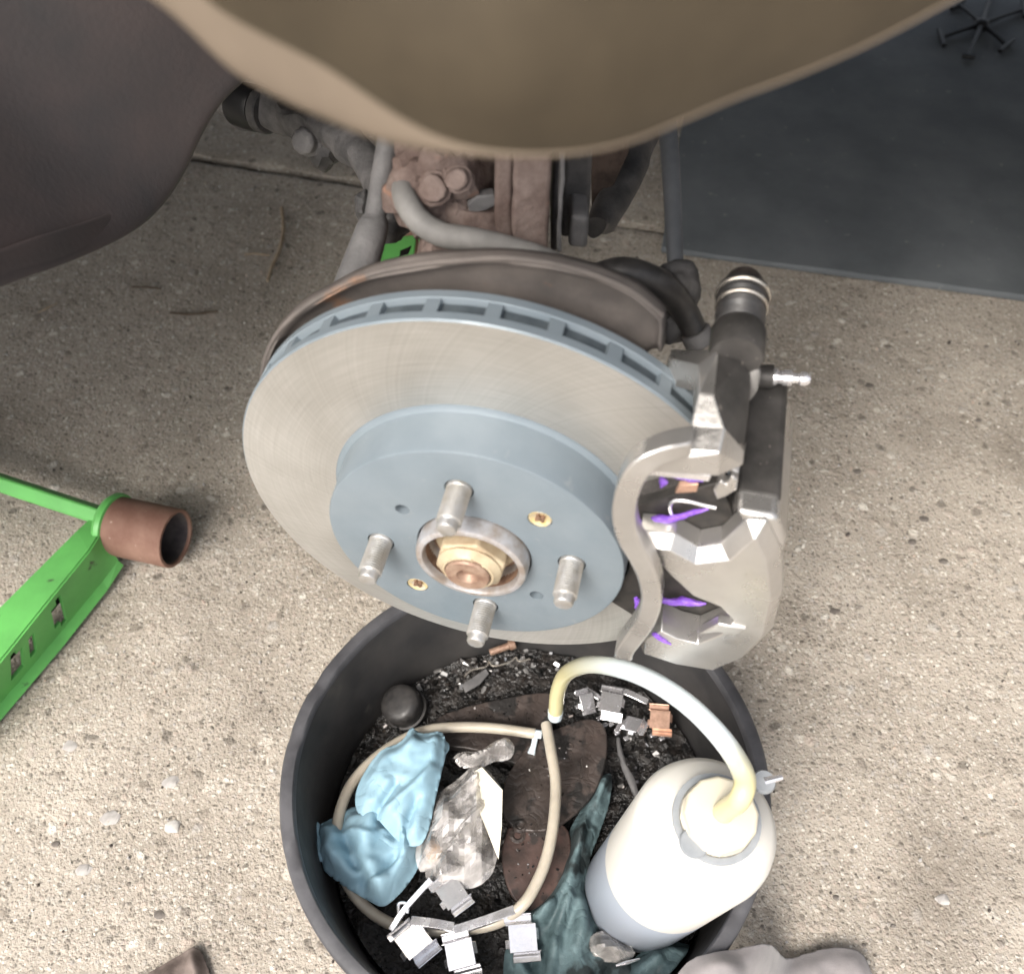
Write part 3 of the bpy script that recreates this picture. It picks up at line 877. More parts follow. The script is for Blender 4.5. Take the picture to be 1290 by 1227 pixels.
# hat with real holes
def hat():
    prof = [(0.0295, -0.007), (0.0295, -0.0005), (0.030, 0), (0.0745, 0), (0.0757, -0.0004), (0.0762, -0.0013), (0.0770, NF + 0.0042), (0.0776, NF + 0.0020), (0.0796, NF + 0.0006), (0.0805, NF + 0.00045), (0.0805, NF - 0.001), (0.0700, NF - 0.001), (0.0690, -0.007), (0.0295, -0.007)]
    V, Fc = lathe(prof, Vector((0, 0, 0)), (0, 0, 1), 128, False, False)
    bm = bmesh.new()
    vs_ = [bm.verts.new(v) for v in V]
    for f in Fc: bm.faces.new([vs_[i] for i in f])
    bmesh.ops.remove_doubles(bm, verts=bm.verts, dist=1e-6)
    bmesh.ops.recalc_face_normals(bm, faces=bm.faces)
    me = bpy.data.meshes.new('hat'); bm.to_mesh(me); bm.free()
    o = bpy.data.objects.new('hat', me); col.objects.link(o)
    bm = bmesh.new()
    holes = [(a, 0.050, 0.0071) for a in STUDS]
    for (x, y, r) in ((507, 642, .0037), (676, 750, .0037), (680, 655, .0060), (526, 737, .0060)):
        p = at_n(x, y, 0) - HUB
        holes.append((math.atan2(p.dot(AXV), p.dot(AXU)), math.hypot(p.dot(AXV), p.dot(AXU)), r))
    for a, rad, r in holes:
        bmesh.ops.create_cone(bm, segments=28, radius1=r, radius2=r, depth=0.04, cap_ends=True, cap_tris=False, matrix=Matrix.Translation((rad * math.cos(a), rad * math.sin(a), 0)))
    mc = bpy.data.meshes.new('cut'); bm.to_mesh(mc); bm.free()
    oc = bpy.data.objects.new('cut', mc); col.objects.link(oc)
    md = o.modifiers.new('b', 'BOOLEAN'); md.object = oc; md.operation = 'DIFFERENCE'; md.solver = 'EXACT'
    dg = bpy.context.evaluated_depsgraph_get(); dg.update()
    res = bpy.data.meshes.new_from_object(o.evaluated_get(dg))
    bpy.data.objects.remove(oc); bpy.data.objects.remove(o)
    res.name = 'hat'
    o = bpy.data.objects.new('hat', res); col.objects.link(o); o.parent = disc
    res.materials.clear(); res.materials.append(M['hat'])
    for p in res.polygons: p.use_smooth = True
    res.set_sharp_from_angle(angle=R(28))
    md = o.modifiers.new('bevel', 'BEVEL'); md.width = 0.0003; md.segments = 1; md.limit_method = 'ANGLE'; md.angle_limit = R(50)
    return o
STUDS = [R(7 + 90 * k) for k in range(4)]
for i, (x, y) in enumerate(((720, 710), (578, 620.6), (479, 682.6), (611, 764))):
    p = at_n(x, y, 0) - HUB
STUDS = [R(6.0), R(96.5), R(187), R(275.5)]
hat()
for (x, y) in ((680, 655), (526, 737)):
    c = at_n(x, y, 0)
    V, Fc = lathe([(0.0015, -0.0022), (0.002, -0.0022), (0.0053, -0.0003), (0.0057, -0.0006), (0.0057, -0.006)], c, AXN, 28, True, True)
    s = build('screw', V, Fc, 'brass', disc)
    mb = MB()
    for a in (35, 125):
        d = AXU * math.cos(R(a)) + AXV * math.sin(R(a))
        mb.add(box(c - AXN * 0.0012, d, AXN.cross(d), AXN, 0.0052, 0.0013, 0.0022))
    mb.build('cross_recess', 'rust', s)

# ------------------------------------------------------------------ wheel hub: flange, pilot, axle nut, studs
hub = thing('wheel_hub', 'wheel hub with four threaded studs and yellow axle nut through brake disc centre', 'wheel hub', matrix=DISC)
V, Fc = lathe([(0.062, -0.018), (0.064, -0.017), (0.064, -0.0085), (0.062, -0.0078), (0.0285, -0.0075)], HUB, AXN, 72, True, True)
build('flange', V, Fc, 'rust', hub)
V, Fc = lathe([(0.0288, -0.0072), (0.0288, 0.0060), (0.0280, 0.0082), (0.0268, 0.0088), (0.0250, 0.0086), (0.0242, 0.0070), (0.0236, -0.006)], HUB, AXN, 72, False, False)
build('pilot_ring', V, Fc, 'hubring', hub)
V, Fc = lathe([(0.0240, -0.0060), (0.0120, -0.0064)], HUB, AXN, 48, False, True)
build('recess_floor', V, Fc, 'rust', hub)
V, Fc = lathe([(0.0238, -0.006), (0.0239, 0.005)], HUB, AXN, 60, False, False)
build('recess_wall', V, Fc, 'rust', hub)
nutc = HUB + AXU * 0.0
pts = [nutc + AXN * -0.0035 + (AXU * math.cos(R(60 * k + 18)) + AXV * math.sin(R(60 * k + 18))) * 0.0192 for k in range(6)]
V, Fc = extrude(pts, AXN * 0.0125)
nut = build('axle_nut', V, Fc, 'nut', hub, bevel=0.0016, bseg=3)
V, Fc = lathe([(0.0212, -0.0062), (0.0215, -0.0048), (0.0205, -0.0034), (0.0165, -0.003)], nutc, AXN, 40)
build('washer', V, Fc, 'nut', nut)
V, Fc = lathe([(0.0162, 0.0086), (0.0164, 0.0100), (0.0135, 0.0128), (0.0131, 0.0134), (0.0120, 0.0136), (0.0116, 0.0110)], nutc, AXN, 40, True, False)
for v in V:
    q = v - HUB; a = math.atan2(q.dot(AXV), q.dot(AXU))
    d = q - AXN * q.dot(AXN)
    if abs(((a - R(60) + math.pi) % (2 * math.pi)) - math.pi) < 0.25 and q.dot(AXN) > 0.012: v -= d * 0.18
build('staked_collar', V, Fc, 'nut', nut)
V, Fc = lathe([(0.0115, 0.004), (0.0115, 0.0142), (0.0108, 0.0152), (0.0055, 0.0153), (0.0050, 0.0140), (0.0032, 0.0118)], nutc, AXN, 36, True, True)
build('axle_end', V, Fc, 'copper', hub, angle=25)
for a in STUDS:
    c = HUB + (AXU * math.cos(a) + AXV * math.sin(a)) * 0.05
    prof = [(0.0063, -0.0075), (0.0063, 0.0008), (0.0060, 0.0012)]
    h = 0.0016
    while h < 0.0195:
        prof += [(0.0052, h), (0.00605, h + 0.00055), (0.00605, h + 0.0007), (0.0052, h + 0.0012)]; h += 0.0014
    prof += [(0.0053, h), (0.0049, h + 0.0006), (0.0049, h + 0.0032), (0.0043, h + 0.0042), (0.0032, h + 0.0044)]
    V, Fc = lathe(prof, c, AXN, 22)
    build('stud', V, Fc, 'stud', hub, angle=40)

# ------------------------------------------------------------------ splash shield behind the disc
def shield():
    t = thing('splash_shield', 'rust-brown sheet metal splash shield curving behind the brake disc', 'splash shield', matrix=DISC)
    a0, a1 = R(55), R(200); n = 90
    prof = [(0.06, -0.062), (0.100, -0.060), (0.122, -0.058), (0.136, -0.0565), (0.1405, -0.0535), (0.1425, -0.050), (0.1440, -0.050), (0.1447, -0.053), (0.1445, -0.0565)]
    V = []; Fc = []
    for i in range(n + 1):
        a = a0 + (a1 - a0) * i / n
        for k, (r, h) in enumerate(prof):
            rr = r + 0.0018 * noise.noise(Vector((a * 3, k * 0.4, 1)))
            rim_r = float(np.interp(math.degrees(a), [50, 56, 60, 66, 72, 80, 88, 96, 105, 115, 123, 134, 142, 150, 158, 175, 200], [.120, .136, .1478, .1512, .1515, .150, .1472, .143, .1405, .1390, .137, .136, .1355, .134, .132, .128, .124]))
            rr = rr * rim_r / 0.1447 + (0.003 * noise.noise(Vector((a * 60, 0, 0))) if a < R(59) else 0)
            V.append(uvn(rr * math.cos(a), rr * math.sin(a), h + 0.001 * noise.noise(Vector((a * 4, k, 3)))))
    m = len(prof)
    for i in range(n):
        for k in range(m - 1):
            Fc.append((i * m + k, i * m + k + 1, (i + 1) * m + k + 1, (i + 1) * m + k))
    build('shield_plate', V, Fc, 'shield', t, solid=0.0012, angle=60)
    path = []
    for i in range(41):
        a = R(60) + (a1 - R(60)) * i / 40
        rr = float(np.interp(math.degrees(a), [50, 56, 60, 66, 72, 80, 88, 96, 105, 115, 123, 134, 142, 150, 158, 175, 200], [.120, .136, .1478, .1512, .1515, .150, .1472, .143, .1405, .1390, .137, .136, .1355, .134, .132, .128, .124])) - 0.0004
        path.append(uvn(rr * math.cos(a), rr * math.sin(a), -0.0505))
    V, Fc = tube(path, 0.0014, 8, 2)
    build('rolled_edge', V, Fc, 'shield', t)
shield()

# ------------------------------------------------------------------ brake caliper with bracket, pads, slide pin
cal = thing('brake_caliper', 'silver cast brake caliper clamped over the brake disc edge', 'brake caliper', matrix=DISC)
PN = at_n
# outer plate with the two fingers
outl = [(806, 668), (850, 672), (880, 689), (908, 684), (940, 654), (966, 655), (984, 690), (986, 742), (974, 790), (944, 820), (902, 835), (852, 827), (806, 812), (812, 792), (834, 779), (856, 790), (880, 796), (906, 785), (922, 768), (906, 752), (872, 738), (842, 714), (815, 690)]
pix = [PN(x, y, -0.001) - HUB for x, y in outl]
p2 = [Vector((p.dot(AXU), p.dot(AXV))) for p in pix]
npl = len(p2)
area = sum(p2[i].x * p2[(i + 1) % npl].y - p2[(i + 1) % npl].x * p2[i].y for i in range(npl))
sg = 1 if area > 0 else -1
ins = []
for i in range(npl):
    a, b, c = p2[i - 1], p2[i], p2[(i + 1) % npl]
    e1 = (b - a).normalized(); e2 = (c - b).normalized()
    n1_ = Vector((-e1.y, e1.x)) * sg; n2_ = Vector((-e2.y, e2.x)) * sg
    m_ = (n1_ + n2_); m_ = m_ / max(0.5, m_.dot(n1_))
    x, y = outl[i]
    dd = 0.0062 if (x > 900 and y < 700) else (0.0048 if x > 935 or y < 700 else (0.0016 if 735 < y < 800 and x < 925 else 0.0030))
    ins.append(b + m_ * dd)
V = [uvn(p.x, p.y, -0.0115) for p in p2] + [uvn(p.x, p.y, -0.001) for p in p2] + [uvn(p.x, p.y, 0.0055) for p in ins]
Fc = [tuple(range(npl))] + [tuple(2 * npl + k for k in reversed(range(npl)))]
for r_ in (0, 1):
    for i in range(npl):
        k = (i + 1) % npl
        Fc.append((r_ * npl + i, (r_ + 1) * npl + i, (r_ + 1) * npl + k, r_ * npl + k))
body = build('caliper_body', V, Fc, 'cast', cal, bevel=0.0010, bseg=2, angle=25)
# bridge over the disc edge to the inboard side
A = [uvn(0.119, 0.0655, -0.002), uvn(0.1375, 0.0655, -0.002), uvn(0.1445, 0.050, -0.002), uvn(0.1470, 0.0, -0.002), uvn(0.1440, -0.045, -0.002), uvn(0.134, -0.068, -0.002), uvn(0.122, -0.071, -0.002), uvn(0.1335, -0.04, -0.002), uvn(0.1365, 0.0, -0.002), uvn(0.1335, 0.04, -0.002)]
V, Fc = extrude(A, -AXN * 0.078)
build('bridge', V, Fc, 'cast', body, bevel=0.003, bseg=3)
# black inboard housing: top block running away inboard + cylinder
A = [uvn(0.1185, 0.0660, -0.012), uvn(0.1385, 0.0665, -0.012), uvn(0.1395, 0.035, -0.012), uvn(0.1185, 0.035, -0.012)]
V, Fc = extrude(A, -AXN * 0.078)
build('inboard_arm', V, Fc, 'castdark', cal, bevel=0.003, bseg=3)
V, Fc = lathe([(0.028, -0.052), (0.031, -0.056), (0.031, -0.092), (0.027, -0.100), (0.015, -0.102)], uvn(0.108, 0.0, 0), AXN, 40)
build('piston_housing', V, Fc, 'castdark', cal)
V, Fc = lathe([(0.020, -0.0135), (0.021, -0.0145), (0.021, -0.017)], uvn(0.112, 0.0, 0), AXN, 40)
# small ledge on the lower finger
pl = [PN(x, y, 0.0070) for x, y in ((905, 786), (941, 793), (930, 800), (903, 797), (880, 800))]
V, Fc = extrude(pl, -AXN * 0.006)
build('ledge', V, Fc, 'cast', body, bevel=0.0008)

# bracket: faceted upper block
bp_ = {'A': (842, 451, -.046), 'B': (880, 460, -.030), 'C': (905, 440, -.050), 'D': (846, 440, -.060), 'E': (880, 496, -.0185), 'F': (899, 497, -.0185), 'G': (870, 537, -.0065), 'H': (913, 540, -.0065),
       'I': (843, 565, .0030), 'J': (906, 571, .0030), 'K': (937, 567, -.010), 'L': (946, 490, -.040), 'N': (945, 440, -.056), 'O': (806, 583, .0075), 'Q': (816, 594, .0075), 'S': (905, 600, .0045), 'T': (936, 586, -.006)}
ks = list(bp_)
top = {k: PN(*bp_[k]) for k in ks}
V = [top[k] for k in ks]; ix = {k: i for i, k in enumerate(ks)}
faces = ['ABED', 'IJHG', 'GHFE', 'EFCB', 'BCDA'[:4], 'JKH', 'HKLF', 'FLNC', 'OIGQ'[:3] , 'IOQSJ', 'JSTK']
faces = ['IJHG', 'GHFE', 'EFCB', 'BCDA', 'JKH', 'HKLF', 'FLNC', 'IOQSJ', 'JSTK']
Fc = [tuple(ix[c] for c in f) for f in faces]
# skirt: drop every rim vertex to give the block its depth
rim = ['A', 'B', 'E', 'G', 'I', 'O', 'Q', 'S', 'T', 'K', 'L', 'N', 'C', 'D']
low = {}
for k in rim:
    low[k] = len(V)
    d = 0.016 if k in 'ABEGDC' else 0.007
    if k in 'OQST': q = top[k] - AXN * 0.010
    else: q = top[k] - AXV * d
    V.append(q)
for i, k in enumerate(rim):
    k2 = rim[(i + 1) % len(rim)]
    Fc.append((ix[k], ix[k2], low[k2], low[k]))
Fc.append(tuple(low[k] for k in rim))
br = build('bracket', V, Fc, ['cast', 'castdark'], cal, bevel=0.0012, bseg=2, smooth=False)
# the two facets on the sleeve side are black
cs = [i for i, f in enumerate(faces)]
for p in br.data.polygons:
    vsx = set(p.vertices)
    if vsx in (set(ix[c] for c in 'HKLF'), set(ix[c] for c in 'FLNC')): p.material_index = 1
# S-curved outer beam
path = [PN(x, y, n) for x, y, n in ((872, 556, .0035), (840, 563, .008), (812, 577, .012), (795, 602, .0135), (787, 638, .0135), (793, 670, .0135), (808, 696, .0135), (819, 722, .0135), (822, 750, .0135), (813, 777, .0135), (798, 798, .0135), (789, 811, .0135), (786, 821, .0135))]
V, Fc = sweep_rect(path, AXN, lambda s: 0.0102 - 0.0015 * abs(s - 0.5), 0.0105)
build('outer_beam', V, Fc, 'cast', br, bevel=0.0036, bseg=4)
# ledge with abutment clip in the slot
pl = [PN(x, y, 0.000) for x, y in ((815, 590), (896, 599), (893, 607), (816, 599))]
V, Fc = extrude(pl, -AXN * 0.012)
build('abutment_clip', V, Fc, 'clip', cal, bevel=0.0004)
# stepped silver lug at the right of the slot
pl = [PN(x, y, -0.010) for x, y in ((898, 618), (908, 606), (915, 612), (922, 600), (930, 606), (928, 618), (915, 626), (903, 630))]
V, Fc = extrude(pl, -AXN * 0.006)
build('clip_lug', V, Fc, 'cast', cal, bevel=0.0008)
# slot floor: outer pad with steel back, and inner pad
def pad_poly(n):
    r0, r1 = 0.078, 0.1305
    P = []
    for a in np.linspace(-33, 33, 13): P.append(uvn(r1 * math.cos(R(a)), r1 * math.sin(R(a)), n))
    for a in np.linspace(30, -30, 9): P.append(uvn(r0 * math.cos(R(a)), r0 * math.sin(R(a)), n))
    return P
for nb0, nb1, nf in ((-0.0115, -0.0165, -0.0249), (-0.0592, -0.0545, -0.0456)):
    V, Fc = extrude(pad_poly(nb0), AXN * (nb1 - nb0))
    p = build('brake_pad', V, Fc, 'backplate', cal, bevel=0.0006)
    V, Fc = extrude(pad_poly(nb1), AXN * (nf - nb1))
    build('friction_block', V, Fc, 'friction', p)
# wire retaining spring
path = [PN(x, y, -0.0095) for x, y in ((846, 648), (844, 638), (850, 631), (868, 632), (888, 637), (902, 640))]
V, Fc = tube(path, 0.0009, 8, 5)
build('wire_spring', V, Fc, 'clip', cal)
pl = [PN(x, y, -0.011) for x, y in ((855, 612), (880, 610), (878, 620), (850, 622))]
V, Fc = extrude(pl, -AXN * 0.003)
build('shim_tab', V, Fc, 'clipcopper', cal, bevel=0.0004)
# purple grease smears
for P, n, r in (([(808, 659), (828, 655), (850, 653), (872, 646), (892, 641)], -0.0085, (0.0016, 0.0022, 0.0018, 0.0014, 0.0006)), ([(833, 756), (848, 758), (862, 757), (878, 760), (890, 760)], -0.0085, (0.0016, 0.0020, 0.0024, 0.0016, 0.0005)),
                ([(833, 602), (836, 607), (833, 614)], -0.006, (0.0010, 0.0020, 0.0006)), ([(801, 753), (804, 760), (802, 766)], -0.004, (0.001, 0.002, 0.001)), ([(823, 798), (832, 804), (845, 812)], 0.0058, (0.0012, 0.0015, 0.0004)),
                ([(846, 600), (866, 604), (886, 606)], -0.012, (0.0006, 0.0010, 0.0005))):
    V, Fc = tube([PN(x, y, n) for x, y in P], r, 10, 6)
    for v in V: v += Vector((noise.noise(v * 400), noise.noise(v * 400 + Vector((5, 0, 0))), noise.noise(v * 400 + Vector((0, 7, 0))))) * 0.0005
    build('grease', V, Fc, 'purple', cal)
# slide pin sleeve and bellows
sx, sy = 0.1075, 0.1135
V, Fc = lathe([(0.0112, -0.0465), (0.0120, -0.049), (0.0120, -0.062), (0.0112, -0.0635)], uvn(sx, sy, 0), AXN, 32)
build('pin_sleeve', V, Fc, 'castdark', cal)
prof = [(0.0112, -0.062)]
h = -0.0635
for k in range(6):
    prof += [(0.0090, h), (0.0112 if k % 2 == 0 else 0.0108, h - 0.0018)]; h -= 0.0036
prof += [(0.0095, h), (0.0118, h - 0.001), (0.0118, h - 0.004), (0.010, h - 0.0048)]
V, Fc = lathe(prof, uvn(sx, sy, 0), AXN, 32)
bo = build('bellows', V, Fc, 'bellows', cal, angle=60)
for hh, rr in ((-0.0856, 0.0119), (-0.0780, 0.0112)):
    path = [uvn(sx + rr * math.cos(a), sy + rr * math.sin(a), hh) for a in np.linspace(R(-30), R(200), 26)]
    V, Fc = tube(path, [0.0003, 0.0010, 0.0012, 0.0010, 0.0003], 8, 1, smooth=False)
    build('retaining_ring', V, Fc, 'pinsteel', bo)
V, Fc = lathe([(0.0092, -0.0895), (0.0096, -0.094), (0.0078, -0.0985), (0.005, -0.0995)], uvn(sx, sy, 0), AXN, 24)
build('pin_bolt', V, Fc, 'oldpad', cal)
V, Fc = blob(PN(947, 482, -0.048), 0.0035, 0.0035, 0.0095, 0.2, lev=3)
build('rubber_ear', V, Fc, 'hosegrey', cal)
# bleeder nipple
c = PN(962, 474, -0.080)
V, Fc = lathe([(0.0042, 0), (0.0042, 0.006), (0.0032, 0.0065), (0.0032, 0.0085), (0.0040, 0.009), (0.0040, 0.013), (0.0026, 0.0135), (0.0024, 0.016), (0.0034, 0.017), (0.0034, 0.0195), (0.0022, 0.0215)], c, AXU + AXV * 0.12, 20)
build('bleed_screw', V, Fc, 'clip', cal)
V, Fc = lathe([(0.0055, -0.004), (0.0058, 0.0045)], c, AXU + AXV * 0.12, 20)
build('bleed_boss', V, Fc, 'castdark', cal)

# ------------------------------------------------------------------ suspension behind the disc
susp = thing('wheel_suspension', 'rusty wheel suspension with strut, knuckle and links behind the brake disc', 'suspension', (0.02, 0.15, 0.30))
def PY(x, y, Y): return at_Y(x, y, Y)
# strut: ribbed fork column
def column(px0, px1, Y, depth, y0, y1, m, name, parent, dx=0, bev=0.002, rough=0.001):
    a = [PY(px0, y0, Y), PY(px1, y0, Y), PY(px1 + dx, y1, Y), PY(px0 + dx, y1, Y)]
    a[0].z += 0.14; a[1].z += 0.14
    n = 24; V = []; Fc = []
    for i in range(n + 1):
        l = a[0].lerp(a[3], i / n); r = a[1].lerp(a[2], i / n)
        for p in (l, r, r + Vector((0, depth, 0)), l + Vector((0, depth, 0))):
            q = p.copy(); k = noise.noise_vector(q * 90); q += k * rough; V.append(q)
    for i in range(n):
        for k in range(4): Fc.append((i * 4 + k, i * 4 + (k + 1) % 4, (i + 1) * 4 + (k + 1) % 4, (i + 1) * 4 + k))
    Fc.append((0, 1, 2, 3)); Fc.append(tuple(n * 4 + k for k in (3, 2, 1, 0)))
    return build(name, V, Fc, m, parent, bevel=bev, bseg=3)
st = column(648, 694, 0.105, 0.03, 200, 318, 'susprust', 'strut', susp, dx=-3)
column(622, 644, 0.108, 0.022, 200, 318, 'susprust', 'rib', st, dx=2)
column(640, 652, 0.118, 0.02, 200, 318, 'susprust', 'rib', st, dx=0)
column(694, 704, 0.125, 0.03, 200, 316, 'suspblack', 'rib', st)
column(702, 707, 0.100, 0.012, 200, 318, 'suspgrey', 'clamp_edge', st, bev=0.0005)
column(707, 741, 0.128, 0.03, 200, 300, 'suspblack', 'clamp_plate', st)
a = [PY(720, 272, 0.110), PY(742, 275, 0.110), PY(740, 314, 0.110), PY(716, 312, 0.110)]
V, Fc = extrude(a, (0, 0.02, 0)); build('clamp_bolt', V, Fc, 'suspgrey', st, bevel=0.002, bseg=3)
# knuckle: rusty casting with bolts
kb = MB()
kb.add(blob(PY(550, 228, 0.125), 0.021, 0.018, 0.024, 0.45, seed=1, lev=4))
kb.add(blob(PY(530, 246, 0.135), 0.014, 0.018, 0.022, 0.3, seed=2, lev=4))
kb.add(blob(PY(572, 262, 0.125), 0.018, 0.018, 0.022, 0.35, seed=3, lev=4))
kb.add(blob(PY(588, 222, 0.14), 0.014, 0.018, 0.030, 0.3, seed=5, lev=4))
kb.add(blob(PY(556, 324, 0.10), 0.009, 0.014, 0.016, 0.3, seed=4, lev=3))
kb.add(blob(PY(606, 296, 0.12), 0.018, 0.018, 0.018, 0.3, seed=7, lev=3))
# carrier behind the hub that joins strut, knuckle and hub
kb.add(tube([HUB - AXN * 0.018, HUB - AXN * 0.06, HUB - AXN * 0.12], [0.045, 0.042, 0.034], 24, 4))
kb.add(tube([HUB - AXN * 0.075, Vector((-0.006, 0.115, H + 0.06)), Vector((0.0, 0.13, H + 0.12))], [0.03, 0.026, 0.022], 16, 6))
kn = kb.build('knuckle', 'susprust', susp)
for x, y, r in ((546, 238, 0.0066), (577, 226, 0.0054)):
    c = PY(x, y, 0.107)
    V, Fc = lathe([(r * 1.25, -0.006), (r * 1.3, 0), (r, 0.0005), (r, 0.0045), (r * 0.8, 0.0055)], c, Vector((0.1 + 0.3 * math.sin(x), -0.8, 0.55)), 11)
    for v in V: v += noise.noise_vector(v * 120) * 0.0015
    build('bolt', V, Fc, 'susprust', kn, bevel=0.0022, bseg=4)
pl = [PY(x, y, 0.110) for x, y in ((588, 258), (600, 248), (622, 246), (628, 258), (612, 266), (592, 270))]
V, Fc = extrude(pl, (0, 0.006, 0)); build('tab', V, Fc, 'suspgrey', kn, bevel=0.0008)
# grey hose
path = [PY(x, y, Y) for x, y, Y in ((512, 226, .128), (509, 240, .112), (514, 258, .102), (530, 280, .095), (558, 296, .090), (596, 302, .085), (640, 312, .085), (690, 328, .082), (735, 352, .080))]
V, Fc = tube(path, [0.0058, 0.0060, 0.0058, 0.0055, 0.0052], 16, 8)
build('brake_hose', V, Fc, 'hosegrey', susp)
V, Fc = lathe([(0.0066, -0.006), (0.0078, -0.004), (0.0078, 0.004), (0.0066, 0.005)], path[0].lerp(path[1], 0.3), (path[0] - path[1]), 18); build('hose_collar', V, Fc, 'susprust', susp)
# tie rod with gaiter
a = PY(497, 130, 0.17); b = PY(471, 283, 0.125); c = PY(448, 352, 0.10)
V, Fc = tube([a, b], 0.0055, 14, 1, smooth=False); tr = build('tie_rod', V, Fc, 'suspgrey', susp)
V, Fc = tube([b + (a - b).normalized() * 0.004, b, b.lerp(c, 0.25), c, c + (c - b) * 0.5], [0.0060, 0.0076, 0.0082, 0.0094, 0.010], 18, 5, smooth=True); build('gaiter', V, Fc, 'suspgrey', tr)
V, Fc = blob(PY(492, 284, 0.15), 0.011, 0.010, 0.0085, 0.3, seed=11); build('rubber_bush', V, Fc, 'suspblack', susp)
V, Fc = blob(PY(458, 262, 0.17), 0.005, 0.008, 0.010, 0.3, seed=13); build('rubber_bush', V, Fc, 'suspblack', susp)
# right-hand link, ball joint, black brake hose
a = PY(836, 110, 0.185); b = PY(845, 210, 0.150); c = PY(851, 338, 0.100)
V, Fc = tube([a, b, c], [0.0050, 0.0048, 0.0040], 14, 6); ln = build('drop_link', V, Fc, 'suspblack', susp)
ln.data.materials[0] = M['suspgrey2'] = mat('dark_grey_link', (0.075, 0.08, 0.088), 0.55, 0.2, 0.4, var=(0.115, 0.12, 0.128), vscale=40, bump=0.3, bscale=300, bdist=0.0008)
V, Fc = blob(PY(852, 362, 0.095), 0.0125, 0.012, 0.0135, 0.18, seed=15, lev=4); build('ball_joint', V, Fc, 'suspblack', ln)
V, Fc = tube([PY(x, y, Y) for x, y, Y in ((738, 352, .085), (785, 342, .082), (830, 358, .082), (860, 388, .082), (880, 428, .076))], [0.006, 0.0068, 0.0072, 0.0066, 0.006], 16, 7)
build('brake_hose', V, Fc, 'bellows', susp)
V, Fc = lathe([(0.0072, -0.004), (0.0078, -0.003), (0.0078, 0.003), (0.0066, 0.004)], PY(879, 425, 0.076), PY(880, 428, .076) - PY(860, 388, .082), 18); build('hose_collar', V, Fc, 'suspgrey', susp)
V, Fc = blob(PY(850, 410, 0.085), 0.008, 0.008, 0.010, 0.25, seed=19); build('bracket_lug', V, Fc, 'suspgrey', susp)
# dark lower arm behind the strut
V, Fc = tube([PY(812, 140, 0.27), PY(792, 215, 0.23), PY(766, 268, 0.20), PY(748, 290, 0.18)], [0.012, 0.0095, 0.0085, 0.007], 14, 6)
for v in V: v += noise.noise_vector(v * 60) * 0.004
build('trailing_link', V, Fc, 'suspblack', susp)
pl = [PY(x, y, 0.21) for x, y in ((742, 150), (792, 150), (786, 205), (770, 240), (762, 276), (745, 292))]
V, Fc = extrude(pl, (0.004, 0.012, 0)); build('strut_leg', V, Fc, 'susprust2', susp, bevel=0.002)
# control arm with bushing, front left
V, Fc = tube([PY(276, 124, 0.36), PY(305, 136, 0.35), PY(345, 142, 0.33), PY(395, 158, 0.30), PY(440, 182, 0.26), PY(485, 235, 0.2), PY(520, 258, 0.15)], [0.008, 0.012, 0.0125, 0.012, 0.0115, 0.010, 0.010], 16, 7)
for v in V: v += noise.noise_vector(v * 45) * 0.006
ca = build('control_arm', V, Fc, 'suspdark', susp)
c = PY(334, 140, 0.335); d = (PY(345, 150, .33) - PY(300, 138, .35)).normalized()
V, Fc = lathe([(0.0140, -0.004), (0.0150, -0.003), (0.0150, 0.003), (0.0140, 0.004)], c, d, 24); build('bush_ring', V, Fc, 'suspblack', ca)
V, Fc = lathe([(0.008, -0.034), (0.0150, -0.026), (0.0155, -0.008), (0.014, -0.005)], c, d, 24); build('bushing', V, Fc, 'blackplastic', ca)
c = PY(388, 178, 0.285)
V, Fc = lathe([(0.010, -0.01), (0.0105, 0), (0.0085, 0.001), (0.0085, 0.007), (0.006, 0.009)], c, Vector((-0.3, -0.7, 0.4)), 8); build('bolt', V, Fc, 'suspgrey', ca, bevel=0.0012, smooth=False)
V, Fc = blob(PY(408, 186, 0.29), 0.012, 0.01, 0.016, 0.3, seed=21); build('bush', V, Fc, 'suspblack', ca)
V, Fc = tube([PY(335, 92, 0.25), PY(350, 104, 0.25), PY(372, 108, 0.25)], [0.005, 0.006, 0.004], 12, 6); build('red_bush', V, Fc, 'redpart', susp)

